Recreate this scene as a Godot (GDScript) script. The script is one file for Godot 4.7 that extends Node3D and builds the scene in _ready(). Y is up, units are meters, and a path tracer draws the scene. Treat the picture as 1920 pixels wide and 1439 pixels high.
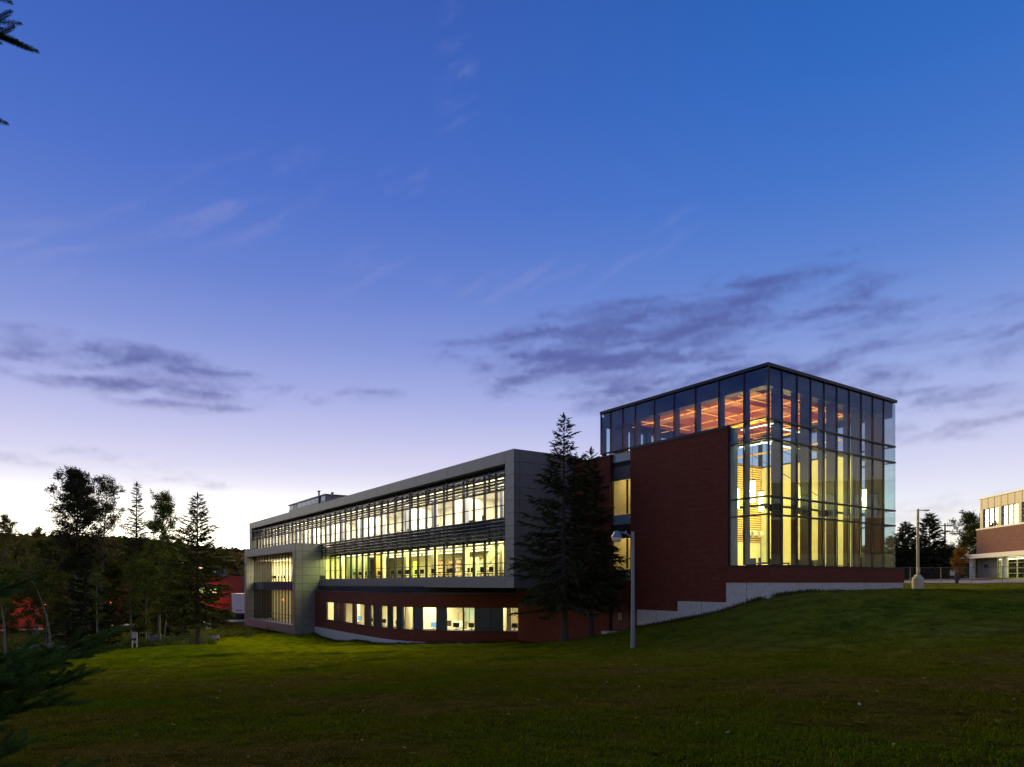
extends Node3D
# A glass-cornered brick and grey-panel college building on a grassy slope at dusk.
# Heights are metres relative to the eye of the camera; the lawn at the camera's foot lies at -1.6.

var M := {}
var boxes := {}
var used := {}
var TW: Node3D
var WG: Node3D
var rng := RandomNumberGenerator.new()
var gx0 := -90
var gz0 := -20
var gw := 181
var gd := 141
var grid := PackedFloat32Array()

class Buf:
	var v := PackedVector3Array()
	var n := PackedVector3Array()
	var c := PackedColorArray()
	func tri(a: Vector3, b: Vector3, d: Vector3, nn = null, col = null) -> void:
		var m: Vector3 = (d - a).cross(b - a).normalized() if nn == null else nn
		v.append(a); v.append(b); v.append(d)
		n.append(m); n.append(m); n.append(m)
		if col != null:
			c.append(col); c.append(col); c.append(col)
	func quad(a: Vector3, b: Vector3, d: Vector3, e: Vector3, nn = null, col = null) -> void:
		tri(a, b, d, nn, col)
		tri(a, d, e, nn, col)
	func box(lo: Vector3, hi: Vector3, t := Transform3D()) -> void:
		var p := []
		for i in 8:
			p.append(t * Vector3(hi.x if i & 1 else lo.x, hi.y if i & 2 else lo.y, hi.z if i & 4 else lo.z))
		for f in [[0, 2, 3, 1], [5, 7, 6, 4], [4, 6, 2, 0], [1, 3, 7, 5], [2, 6, 7, 3], [0, 1, 5, 4]]:
			quad(p[f[3]], p[f[2]], p[f[1]], p[f[0]])
	func tube(path: Array, radii: Array, sides := 8, cap := true) -> void:
		var rings := []
		for i in path.size():
			var dir: Vector3 = (path[mini(i + 1, path.size() - 1)] - path[maxi(i - 1, 0)]).normalized()
			var u := dir.cross(Vector3(0.31, 0.07, 0.95)).normalized()
			if absf(dir.y) > 0.9:
				u = dir.cross(Vector3(0, 0, 1)).normalized()
			var w := dir.cross(u).normalized()
			var ring := []
			for k in sides:
				var a := TAU * k / sides
				ring.append([path[i] + (u * cos(a) + w * sin(a)) * radii[i], u * cos(a) + w * sin(a)])
			rings.append(ring)
		for i in rings.size() - 1:
			for k in sides:
				var k2 := (k + 1) % sides
				var A = rings[i][k]; var B = rings[i][k2]; var C = rings[i + 1][k2]; var D = rings[i + 1][k]
				for q in [A, D, C, A, C, B]:
					v.append(q[0]); n.append(q[1])
		if cap:
			for e in [0, rings.size() - 1]:
				var mid: Vector3 = path[e]
				for k in sides:
					tri(mid, rings[e][k][0], rings[e][(k + 1) % sides][0])
	func lathe(prof: Array, sides := 20, at := Vector3.ZERO) -> void:
		for i in prof.size() - 1:
			for k in sides:
				var a := TAU * k / sides
				var b := TAU * (k + 1) / sides
				var p0 := at + Vector3(cos(a) * prof[i].x, prof[i].y, sin(a) * prof[i].x)
				var p1 := at + Vector3(cos(b) * prof[i].x, prof[i].y, sin(b) * prof[i].x)
				var p2 := at + Vector3(cos(b) * prof[i + 1].x, prof[i + 1].y, sin(b) * prof[i + 1].x)
				var p3 := at + Vector3(cos(a) * prof[i + 1].x, prof[i + 1].y, sin(a) * prof[i + 1].x)
				quad(p0, p1, p2, p3)
	func mesh() -> ArrayMesh:
		var arr := []
		arr.resize(Mesh.ARRAY_MAX)
		arr[Mesh.ARRAY_VERTEX] = v
		arr[Mesh.ARRAY_NORMAL] = n
		if c.size() == v.size() and c.size() > 0:
			arr[Mesh.ARRAY_COLOR] = c
		var m := ArrayMesh.new()
		m.add_surface_from_arrays(Mesh.PRIMITIVE_TRIANGLES, arr)
		return m

func lin(r: float, g: float, b: float) -> Color:
	return Color(r, g, b).linear_to_srgb()

func s255(r: float, g: float, b: float) -> Color:
	return Color(r / 255.0, g / 255.0, b / 255.0)

# ---- naming helpers ----
func thing(called: String, label: String, category: String, at := Vector3.ZERO, turn := 0.0, group := "") -> Node3D:
	var o := Node3D.new()
	o.name = numbered(called)
	add_child(o, true)
	o.position = at
	o.rotation.y = turn
	tag(o, label, category, group)
	return o

func numbered(called: String) -> String:
	if not used.has(called):
		used[called] = 0
		return called
	used[called] += 1
	return "%s_%03d" % [called, used[called]]

func tag(o: Node, label: String, category: String, group := "") -> void:
	o.set_meta("label", label)
	o.set_meta("category", category)
	if group != "":
		o.set_meta("group", group)

func part(called: String, mesh: Mesh, mat: Material, parent: Node, at := Vector3.ZERO) -> MeshInstance3D:
	var o := MeshInstance3D.new()
	o.mesh = mesh
	o.material_override = mat
	o.position = at
	if parent == self:
		o.name = numbered(called)
	else:
		var ks: String = called + "@" + str(parent.get_instance_id())
		if used.has(ks):
			used[ks] += 1
			o.name = "%s_%03d" % [called, used[ks]]
		else:
			used[ks] = 0
			o.name = called
	parent.add_child(o, true)
	return o

func copy_of(o: Node3D, at: Vector3, turn: float, label: String, group := "") -> Node3D:
	var base: String = o.name
	var r: Node3D = o.duplicate()
	r.name = numbered(base)
	add_child(r, true)
	r.position = at
	r.rotation.y = turn
	r.set_meta("label", label)
	if group != "":
		r.set_meta("group", group)
	return r

func cube(size: Vector3) -> BoxMesh:
	var key := size.snapped(Vector3(0.001, 0.001, 0.001))
	if not boxes.has(key):
		var b := BoxMesh.new()
		b.size = key
		boxes[key] = b
	return boxes[key]

# local place of a point given in the frame of the thing (heights relative to the eye)
func loc(parent: Node, c: Vector3) -> Vector3:
	var p: Node = parent
	while p.get_parent() != self:
		c -= p.position
		p = p.get_parent()
	return c - Vector3(0, p.position.y, 0)

# a: along the long facade away from the corner, y: height, b: into the building
func bx(parent: Node, called: String, mat: Material, a0: float, a1: float, y0: float, y1: float, b0: float, b1: float) -> MeshInstance3D:
	var c := Vector3((b0 + b1) / 2, (y0 + y1) / 2, -(a0 + a1) / 2)
	return part(called, cube(Vector3(absf(b1 - b0), absf(y1 - y0), absf(a1 - a0))), mat, parent, loc(parent, c))

func stuff(o: Node) -> void:
	o.set_meta("kind", "stuff")

func structure(o: Node) -> void:
	o.set_meta("kind", "structure")

func scatter(called: String, mesh: Mesh, mat: Material, places: Array, colors: Array, parent: Node) -> MultiMeshInstance3D:
	var mm := MultiMesh.new()
	mm.transform_format = MultiMesh.TRANSFORM_3D
	mm.use_colors = colors.size() > 0
	mm.mesh = mesh
	mm.instance_count = places.size()
	for i in places.size():
		mm.set_instance_transform(i, places[i])
		if colors.size() > 0:
			mm.set_instance_color(i, colors[i])
	var o := MultiMeshInstance3D.new()
	o.multimesh = mm
	o.material_override = mat
	o.name = numbered(called) if parent == self else called
	parent.add_child(o, true)
	stuff(o)
	return o

func basis_to(dir: Vector3, roll := 0.0) -> Basis:   # x axis along dir
	var x := dir.normalized()
	var up := Vector3.UP if absf(x.y) < 0.95 else Vector3(1, 0, 0)
	var z := x.cross(up).normalized()
	var y := z.cross(x)
	return Basis(x, y, z) * Basis(Vector3(1, 0, 0), roll)

func area_light(called: String, parent: Node, at: Vector3, size: Vector2, energy: float, col: Color, down := true) -> void:
	var l := AreaLight3D.new()
	l.name = called
	l.area_size = size
	l.light_energy = energy
	l.light_color = col
	l.shadow_enabled = true
	l.set("area_range", 40.0)
	l.set("area_attenuation", 2.0)
	parent.add_child(l, true)
	l.position = at
	l.rotation.x = -PI / 2 if down else PI / 2

# ---- materials ----
func mat(called: String, c: Color, rough := 0.7, metal := 0.0, spec := 0.5) -> StandardMaterial3D:
	var m := StandardMaterial3D.new()
	m.resource_name = called
	m.albedo_color = c
	m.roughness = rough
	m.metallic = metal
	m.metallic_specular = spec
	M[called] = m
	return m

func noise_tex(sz: int, freq: float, ramp: Array, seed_: int, octaves := 5, kind := FastNoiseLite.TYPE_SIMPLEX_SMOOTH) -> NoiseTexture2D:
	var f := FastNoiseLite.new()
	f.noise_type = kind
	f.frequency = freq
	f.fractal_octaves = octaves
	f.seed = seed_
	var t := NoiseTexture2D.new()
	t.width = sz
	t.height = sz
	t.seamless = true
	t.noise = f
	var g := Gradient.new()
	g.offsets = PackedFloat32Array(ramp.map(func(r): return r[0]))
	g.colors = PackedColorArray(ramp.map(func(r): return r[1]))
	t.color_ramp = g
	return t

func rough_mat(called: String, freq: float, ramp: Array, scale: float, rough: float, bump := 0.0, world := false, octaves := 5) -> StandardMaterial3D:
	var m := mat(called, Color.WHITE, rough)
	m.albedo_texture = noise_tex(512, freq, ramp, called.hash() % 1000, octaves)
	m.uv1_triplanar = true
	m.uv1_world_triplanar = world
	m.uv1_scale = Vector3.ONE / scale
	if bump > 0.0:
		m.heightmap_enabled = true
		m.heightmap_texture = noise_tex(512, freq * 1.7, [[0.0, Color.BLACK], [1.0, Color.WHITE]], called.hash() % 1000 + 7, octaves)
		m.heightmap_scale = bump
	return m

func brick_mat(called: String, dark: Color, light: Color, mortar: Color, seed_: int) -> StandardMaterial3D:
	# running-bond brickwork too fine to pick apart from the camera: 1.92 m of wall per tile
	var n := 512
	var im := Image.create(n, n, true, Image.FORMAT_RGB8)
	var hm := Image.create(n, n, true, Image.FORMAT_RGB8)
	var r := RandomNumberGenerator.new()
	r.seed = seed_
	var rows := 24
	var cols := 8
	var ch := n / float(rows)
	var cw := n / float(cols)
	im.fill(mortar)
	hm.fill(Color(0.3, 0.3, 0.3))
	for y in rows:
		for x in range(-1, cols + 1):
			var off := 0.5 * cw if y % 2 else 0.0
			r.seed = seed_ + y * 131 + posmod(x, cols) * 17
			var c := dark.lerp(light, r.randf())
			var x0 := int(x * cw + off) + 1
			var rc := Rect2i(x0, int(y * ch) + 1, int(cw) - 2, int(ch) - 3)
			im.fill_rect(rc, c)
			hm.fill_rect(rc, Color(0.8, 0.8, 0.8))
	im.generate_mipmaps()
	var m := mat(called, Color.WHITE, 0.85)
	m.albedo_texture = ImageTexture.create_from_image(im)
	m.uv1_triplanar = true
	m.uv1_triplanar_sharpness = 8.0
	m.uv1_scale = Vector3.ONE / 1.92
	m.heightmap_enabled = true
	m.heightmap_texture = ImageTexture.create_from_image(hm)
	m.heightmap_scale = 0.8
	# blotches laid over so that the courses do not repeat
	m.detail_enabled = true
	m.detail_blend_mode = BaseMaterial3D.BLEND_MODE_MUL
	m.detail_uv_layer = BaseMaterial3D.DETAIL_UV_2
	m.uv2_triplanar = true
	m.uv2_scale = Vector3(1.0 / 9.0, 1.0 / 1.3, 1.0 / 9.0)
	m.detail_albedo = noise_tex(256, 0.02, [[0.0, Color(0.86, 0.85, 0.85)], [1.0, Color(1, 1, 1)]], seed_ + 3)
	return m

func glass_mat(called: String, c: Color, alpha: float) -> StandardMaterial3D:
	var m := mat(called, Color(c.r, c.g, c.b, alpha), 0.02)
	m.transparency = BaseMaterial3D.TRANSPARENCY_ALPHA
	return m

func tinted_glass(called: String, c: Color) -> StandardMaterial3D:
	var m := mat(called, Color(c.r, c.g, c.b, 0.0), 0.0)
	m.refraction_enabled = true
	m.refraction_scale = 0.05
	m.metallic_specular = 0.24
	return m

func glow_mat(called: String, c: Color, e: float) -> StandardMaterial3D:
	var m := mat(called, c, 0.6)
	m.emission_enabled = true
	m.emission = c
	m.emission_energy_multiplier = e
	return m

func leaf_mat(called: String, c: Color, through: float) -> StandardMaterial3D:
	var m := mat(called, c, 0.9, 0.0, 0.12)
	m.vertex_color_use_as_albedo = true
	m.cull_mode = BaseMaterial3D.CULL_DISABLED
	if through > 0.0:
		m.backlight_enabled = true
		m.backlight = Color(through, through, through)
	return m

func materials() -> void:
	brick_mat("brick_tower", lin(0.17, 0.032, 0.009), lin(0.22, 0.045, 0.014), lin(0.13, 0.042, 0.02), 11)
	brick_mat("brick_neighbour", lin(0.2, 0.075, 0.05), lin(0.32, 0.12, 0.085), lin(0.26, 0.17, 0.14), 23)
	brick_mat("brick_campus", lin(0.24, 0.045, 0.025), lin(0.36, 0.07, 0.04), lin(0.25, 0.09, 0.06), 31)
	rough_mat("panel_grey", 0.012, [[0.0, lin(0.2, 0.212, 0.195)], [1.0, lin(0.235, 0.248, 0.228)]], 5.0, 0.42)
	M.panel_grey.metallic = 0.25
	mat("panel_backing", lin(0.02, 0.02, 0.02), 0.8)
	mat("mullion", lin(0.012, 0.013, 0.015), 0.4, 0.3)
	mat("louver", lin(0.06, 0.085, 0.115), 0.35, 0.6)
	mat("dark_metal", lin(0.03, 0.032, 0.036), 0.45, 0.5)
	mat("coping", lin(0.02, 0.021, 0.024), 0.4, 0.4)
	mat("soffit", lin(0.03, 0.03, 0.032), 0.7)
	mat("fin_blue", lin(0.009, 0.012, 0.02), 0.4, 0.3)
	mat("spandrel", lin(0.02, 0.045, 0.055), 0.06, 0.0, 0.8)
	mat("spandrel_light", lin(0.16, 0.3, 0.36), 0.06, 0.0, 0.8)
	mat("panel_slate", lin(0.035, 0.05, 0.06), 0.3)
	rough_mat("concrete", 0.02, [[0.0, lin(0.44, 0.435, 0.37)], [0.45, lin(0.58, 0.57, 0.5)], [1.0, lin(0.64, 0.63, 0.56)]], 3.0, 0.85, 0.5)
	rough_mat("cream_wall", 0.01, [[0.0, lin(0.7, 0.64, 0.4)], [1.0, lin(0.8, 0.74, 0.5)]], 4.0, 0.8)
	mat("white_wall", lin(0.8, 0.77, 0.64), 0.8)
	rough_mat("pale_wall", 0.01, [[0.0, lin(0.72, 0.69, 0.54)], [1.0, lin(0.82, 0.79, 0.66)]], 4.0, 0.8)
	mat("ceiling", lin(0.75, 0.74, 0.68), 0.9)
	mat("floor_in", lin(0.3, 0.26, 0.2), 0.5)
	mat("carpet", lin(0.16, 0.14, 0.11), 0.9)
	rough_mat("wood_slat", 0.03, [[0.0, lin(0.6, 0.36, 0.08)], [1.0, lin(0.75, 0.5, 0.14)]], 1.5, 0.5)
	mat("slat_back", lin(0.1, 0.055, 0.02), 0.8)
	rough_mat("ceiling_wood", 0.03, [[0.0, lin(0.36, 0.1, 0.035)], [1.0, lin(0.5, 0.16, 0.06)]], 2.0, 0.6)
	tinted_glass("glass_tower", lin(0.62, 0.87, 0.95))
	glass_mat("sky_reflection_veil", lin(0.004, 0.12, 0.6), 0.14)  # diffuse blue that stands in for the reflected sky
	M.sky_reflection_veil.metallic_specular = 0.0
	glass_mat("glass_wing", lin(0.03, 0.05, 0.05), 0.05)
	M.glass_wing.metallic_specular = 0.33
	glass_mat("glass_room", lin(0.03, 0.05, 0.05), 0.05)
	glass_mat("glass_neighbour", lin(0.05, 0.06, 0.06), 0.5)
	glow_mat("strip_light", Color(1.0, 0.97, 0.8), 3.5)
	glow_mat("warm_strip", Color(1.0, 0.7, 0.28), 1.0)
	glow_mat("pendant_glow", Color(1.0, 0.92, 0.62), 4.0)
	mat("chair_dark", lin(0.02, 0.022, 0.02), 0.7)
	mat("desk", lin(0.55, 0.5, 0.4), 0.5)
	mat("plastic_black", lin(0.02, 0.02, 0.022), 0.4)
	glow_mat("screen", Color(0.45, 0.75, 0.95), 0.9)
	glow_mat("exit_red", Color(1.0, 0.12, 0.08), 1.6)
	mat("lamp_blue_grey", lin(0.2, 0.24, 0.29), 0.45, 0.4)
	mat("lamp_bowl", lin(0.7, 0.72, 0.75), 0.25)
	mat("pole_cream", lin(0.5, 0.5, 0.36), 0.5)
	rough_mat("concrete_cream", 0.03, [[0.0, lin(0.42, 0.42, 0.32)], [1.0, lin(0.58, 0.58, 0.46)]], 1.0, 0.85)
	mat("metal_beige", lin(0.42, 0.38, 0.29), 0.55, 0.1)
	mat("white_paint", lin(0.75, 0.74, 0.68), 0.5)
	mat("frame_pale", lin(0.45, 0.47, 0.36), 0.5)
	rough_mat("stone_block", 0.04, [[0.0, lin(0.26, 0.24, 0.2)], [1.0, lin(0.42, 0.39, 0.34)]], 1.2, 0.9, 0.6)
	rough_mat("asphalt", 0.05, [[0.0, lin(0.04, 0.04, 0.042)], [1.0, lin(0.075, 0.072, 0.07)]], 2.0, 0.9)
	rough_mat("paving", 0.03, [[0.0, lin(0.3, 0.24, 0.22)], [1.0, lin(0.42, 0.34, 0.3)]], 3.0, 0.9)
	rough_mat("bark_spruce", 0.06, [[0.0, lin(0.035, 0.028, 0.024)], [1.0, lin(0.12, 0.1, 0.085)]], 0.6, 0.95, 1.5)
	rough_mat("bark_birch", 0.05, [[0.0, lin(0.04, 0.035, 0.025)], [0.4, lin(0.15, 0.14, 0.1)], [1.0, lin(0.26, 0.24, 0.17)]], 0.7, 0.9)
	rough_mat("rock", 0.03, [[0.0, lin(0.08, 0.08, 0.08)], [1.0, lin(0.2, 0.19, 0.17)]], 2.0, 0.9, 2.0)
	mat("riprap", lin(0.15, 0.17, 0.21), 0.85)
	M.riprap.vertex_color_use_as_albedo = true
	leaf_mat("needles", Color.WHITE, 0.35)
	leaf_mat("leaves", Color.WHITE, 0.7)
	leaf_mat("grass", Color.WHITE, 0.7)
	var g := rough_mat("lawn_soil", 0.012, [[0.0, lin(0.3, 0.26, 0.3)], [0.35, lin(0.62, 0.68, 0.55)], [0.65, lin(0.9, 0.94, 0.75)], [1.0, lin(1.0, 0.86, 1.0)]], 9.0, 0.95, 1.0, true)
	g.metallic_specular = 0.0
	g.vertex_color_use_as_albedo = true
	mat("hill_soil", lin(0.05, 0.055, 0.015), 1.0)
	mat("mesh_wire", lin(0.2, 0.2, 0.2), 0.5, 0.5)
	mat("sign_white", lin(0.6, 0.6, 0.5), 0.6)
	mat("sign_yellow", lin(0.55, 0.36, 0.1), 0.6)
	mat("sign_pink", lin(0.45, 0.36, 0.4), 0.6)
	mat("sign_dark", lin(0.05, 0.05, 0.08), 0.6)
	mat("sky_blue_metal", lin(0.3, 0.4, 0.52), 0.5, 0.2)
	mat("truck_white", lin(0.66, 0.62, 0.6), 0.4)
	mat("red_print", lin(0.55, 0.06, 0.07), 0.5)
	mat("rubber", lin(0.02, 0.02, 0.02), 0.9)
	mat("book", Color.WHITE, 0.8)
	M.book.vertex_color_use_as_albedo = true
	mat("shelf", lin(0.45, 0.36, 0.22), 0.6)

func _ready() -> void:
	# camera: level, with the lens shifted up
	var cam := Camera3D.new()
	cam.name = "camera"
	cam.projection = Camera3D.PROJECTION_FRUSTUM
	cam.near = 0.1
	cam.far = 4000.0
	cam.size = 1439.0 / 1320.0 * 0.1
	cam.frustum_offset = Vector2(0.0, 376.5 / 1320.0 * 0.1)
	add_child(cam)
	# sky after sunset
	var env := Environment.new()
	env.background_mode = Environment.BG_SKY
	var sm := PanoramaSkyMaterial.new()
	sm.panorama = ImageTexture.create_from_image(sky_image())
	var sky := Sky.new()
	sky.sky_material = sm
	env.sky = sky
	env.tonemap_mode = Environment.TONE_MAPPER_LINEAR
	env.tonemap_exposure = 1.0
	env.sdfgi_enabled = true
	env.ssao_enabled = true
	env.ssil_enabled = true
	var we := WorldEnvironment.new()
	we.name = "world_environment"
	we.environment = env
	add_child(we)
	# the last glow of the sun that has just gone down, ahead and left
	var sun := DirectionalLight3D.new()
	sun.name = "afterglow"
	sun.light_color = Color(1.0, 0.86, 0.55)
	sun.light_energy = 1.2
	sun.light_angular_distance = 30.0
	sun.shadow_enabled = true
	sun.sky_mode = DirectionalLight3D.SKY_MODE_LIGHT_ONLY
	add_child(sun)
	sun.rotation_degrees = Vector3(-15.0, 180.0 + 24.0, 0.0)
	materials()
	mat("door_red", lin(0.12, 0.025, 0.018), 0.5)
	mat("handle_brass", lin(0.6, 0.5, 0.35), 0.3, 0.8)
	mat("fin_teal", lin(0.1, 0.26, 0.24), 0.4, 0.2)
	mat("spandrel_grey", lin(0.09, 0.13, 0.15), 0.15)
	mat("pale_green_wall", lin(0.55, 0.62, 0.42), 0.8)
	mat("lime_paint", lin(0.5, 0.68, 0.08), 0.7)
	mat("louver_dark", lin(0.012, 0.012, 0.014), 0.5, 0.2)
	glow_mat("dim_strip", Color(1.0, 0.92, 0.6), 0.8)
	glow_mat("sodium_glow", Color(1.0, 0.4, 0.12), 12.0)
	glow_mat("window_lit", Color(0.75, 1.0, 0.55), 0.55)
	mat("window_dusk", lin(0.3, 0.33, 0.36), 0.1)
	glass_mat("glass_far", lin(0.02, 0.09, 0.12), 0.14)
	mat("glass_mirror", lin(0.45, 0.47, 0.45), 0.03, 0.85)
	mat("blind_grey", lin(0.17, 0.19, 0.12), 0.8)
	mat("column_grey", lin(0.3, 0.31, 0.38), 0.7)
	mat("board_green", lin(0.4, 0.55, 0.42), 0.5)
	mat("board_cork", lin(0.42, 0.33, 0.2), 0.8)
	plant_meshes()
	build_ground()
	curve_points()
	build_tower()
	build_wing()
	build_hills()
	build_left_side()
	build_right_side()
	build_trees()
	near_spruce()
	lawn_grass()

# ---- dusk sky: air and clouds by direction (azimuth from straight ahead, positive right; elevation) ----
func sky_image() -> Image:
	var w := 2048
	var h := 1024
	var data := PackedFloat32Array()
	data.resize(w * h * 3)
	var stops := [
		[0.0, s255(255, 250, 226)], [3.0, s255(252, 248, 236)], [6.0, s255(236, 236, 248)], [10.0, s255(209, 208, 241)], [14.0, s255(173, 180, 231)], [18.0, s255(138, 154, 219)],
		[22.5, s255(106, 132, 209)], [28.0, s255(81, 115, 201)], [34.0, s255(66, 103, 191)], [40.0, s255(58, 93, 179)], [60.0, s255(60, 94, 174)], [90.0, s255(62, 95, 170)]]
	var tab := []
	for i in 181:
		var e := i * 0.5
		var k := 0
		while k < stops.size() - 2 and stops[k + 1][0] < e:
			k += 1
		var t: float = clampf((e - stops[k][0]) / (stops[k + 1][0] - stops[k][0]), 0, 1)
		var c: Color = stops[k][1].lerp(stops[k + 1][1], t).srgb_to_linear()
		tab.append(Vector3(c.r, c.g, c.b))
	var night := []
	for i in 181:
		var e := i * 0.5
		var dk := Vector3(0.56, 0.52, 0.54).lerp(Vector3(0.14, 0.2, 0.46), smoothstep(6.0, 22.0, e)).lerp(tab[i], smoothstep(20.0, 60.0, e))
		night.append(dk.lerp(Vector3(0.68, 0.56, 0.5), exp(-pow((e - 6.0) / 5.0, 2.0)) * 0.8))
	var n1 := FastNoiseLite.new()
	n1.seed = 5
	n1.frequency = 1.0
	n1.fractal_octaves = 7
	n1.fractal_gain = 0.6
	n1.domain_warp_enabled = true
	n1.domain_warp_amplitude = 0.9
	n1.domain_warp_frequency = 0.6
	n1.domain_warp_fractal_octaves = 3
	var n2 := FastNoiseLite.new()
	n2.seed = 77
	n2.frequency = 0.5
	n2.fractal_octaves = 3
	# banks of dark cloud: azimuth, elevation, half widths, tilt, strength
	var banks := [
		[8.5, 18.0, 9.0, 3.0, 0.05, 1.0], [19.0, 20.0, 8.0, 2.2, 0.1, 0.85], [16.0, 15.2, 9.0, 2.4, 0.0, 0.8], [28.0, 16.5, 9.0, 2.4, -0.08, 0.62], [30.0, 12.0, 9.0, 1.8, 0.05, 0.5], [-1.0, 18.6, 6.0, 1.0, 0.1, 0.4],
		[-28.0, 14.8, 7.0, 1.6, -0.06, 0.85], [-38.0, 15.0, 7.0, 1.1, -0.02, 0.6], [-16.0, 14.6, 7.0, 0.7, 0.04, 0.35], [-34.0, 8.8, 8.0, 0.8, -0.05, 0.5], [-27.0, 7.4, 5.0, 0.45, 0.0, 0.35], [31.5, 5.4, 4.5, 0.7, 0.12, 0.5],
		[70.0, 15.0, 24.0, 4.0, 0.0, 0.7], [-75.0, 13.0, 22.0, 3.6, 0.0, 0.7], [120.0, 20.0, 20.0, 5.0, 0.0, 0.5], [-130.0, 17.0, 24.0, 4.0, 0.0, 0.5], [175.0, 12.0, 22.0, 4.0, 0.0, 0.5]]
	var wisps := [[-24.0, 25.5, 7.0, 2.4, 0.42, 0.5], [-33.0, 21.8, 7.0, 1.6, 0.1, 0.4], [1.0, 23.2, 6.0, 1.2, 0.05, 0.55], [-13.0, 23.4, 4.0, 1.3, 0.2, 0.45], [-4.5, 34.5, 1.5, 4.0, -0.25, 0.4], [10.0, 25.5, 4.0, 1.6, 0.3, 0.3], [-8.0, 29.5, 4.0, 0.8, 0.1, 0.25], [60.0, 26.0, 14.0, 3.0, 0.2, 0.4], [-80.0, 26.0, 14.0, 3.0, 0.2, 0.4]]
	for j in h:
		var el := 90.0 - (j + 0.5) / h * 180.0
		var row := j * w * 3
		if el < -1.0:
			for i in w:
				data[row + i * 3] = 0.03; data[row + i * 3 + 1] = 0.035; data[row + i * 3 + 2] = 0.03
			continue
		var ee := maxf(el, 0.0)
		var fi := ee * 2.0
		var i0 := mini(int(fi), 179)
		var base: Vector3 = tab[i0].lerp(tab[i0 + 1], fi - i0)
		var low := exp(-ee / 13.0)
		for i in w:
			var az := fposmod((i + 0.5) / w * 360.0 + 180.0, 360.0) - 180.0
			var g := 1.0 - smoothstep(48.0, 90.0, absf(wrapf(az + 14.0, -180.0, 180.0)))
			var c := base
			# the afterglow lies ahead and left; the far side of the sky is dimmer and more violet
			c = c.lerp(night[i0], 1.0 - g)
			if az > -15.0 and az < 60.0:
				var r := smoothstep(-15.0, 30.0, az) * (1.0 - smoothstep(40.0, 60.0, az)) * smoothstep(4.0, 14.0, ee)
				c = c * lerpf(1.0, 0.96, r) + Vector3(-0.02, 0.016, 0.03) * r
			var warm := exp(-pow((az + 27.0) / 30.0, 2.0)) * exp(-ee / 3.0)
			c += Vector3(0.22, 0.17, -0.03) * warm
			c += Vector3(4.2, 3.7, 2.6) * (exp(-pow((az + 24.0) / 30.0, 2.0)) * exp(-pow(ee / 4.0, 2.0)))
			if ee < 46.0:
				var dm := 0.0
				for b in banks:
					var da: float = az - b[0]
					if absf(da) > b[2] * 1.9:
						continue
					var de: float = ee - b[1] - da * b[4]
					var q: float = pow(da / b[2], 2.0) + pow(de / b[3], 2.0)
					if q < 3.2:
						dm = maxf(dm, b[5] * (1.0 - smoothstep(0.15, 3.2, q)))
				if dm > 0.01:
					var v := n1.get_noise_2d(az * 0.1 + ee * 0.14, ee * 0.55 - az * 0.07)
					var v2 := n2.get_noise_2d(az * 0.5, ee * 3.4)
					var d := pow(smoothstep(-0.5, 0.8, v * 1.1 + 0.12 * v2 + (dm - 0.66) * 1.1), 1.2) * smoothstep(0.0, 0.35, dm)
					var shade := Vector3(0.072, 0.088, 0.3).lerp(Vector3(0.3, 0.3, 0.46), smoothstep(15.0, 6.0, ee))
					shade *= lerpf(0.45, 1.0, g)
					c = c.lerp(shade, d * 0.78)
				var wm := 0.0
				for b in wisps:
					var da: float = az - b[0]
					var de: float = ee - b[1] - da * b[4]
					var q: float = pow(da / b[2], 2.0) + pow(de / b[3], 2.0)
					if q < 2.5:
						wm = maxf(wm, b[5] * (1.0 - smoothstep(0.0, 2.5, q)))
				if wm > 0.01:
					var v3 := n1.get_noise_2d(az * 0.16 - ee * 0.1 + 30.0, ee * 0.62 - az * 0.26)
					c = c.lerp(Vector3(0.42, 0.4, 0.68), smoothstep(-0.1, 0.7, v3) * wm * 0.42)
			data[row + i * 3] = maxf(c.x, 0.0)
			data[row + i * 3 + 1] = maxf(c.y, 0.0)
			data[row + i * 3 + 2] = maxf(c.z, 0.0)
	return Image.create_from_data(w, h, false, Image.FORMAT_RGBF, data.to_byte_array())

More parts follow.
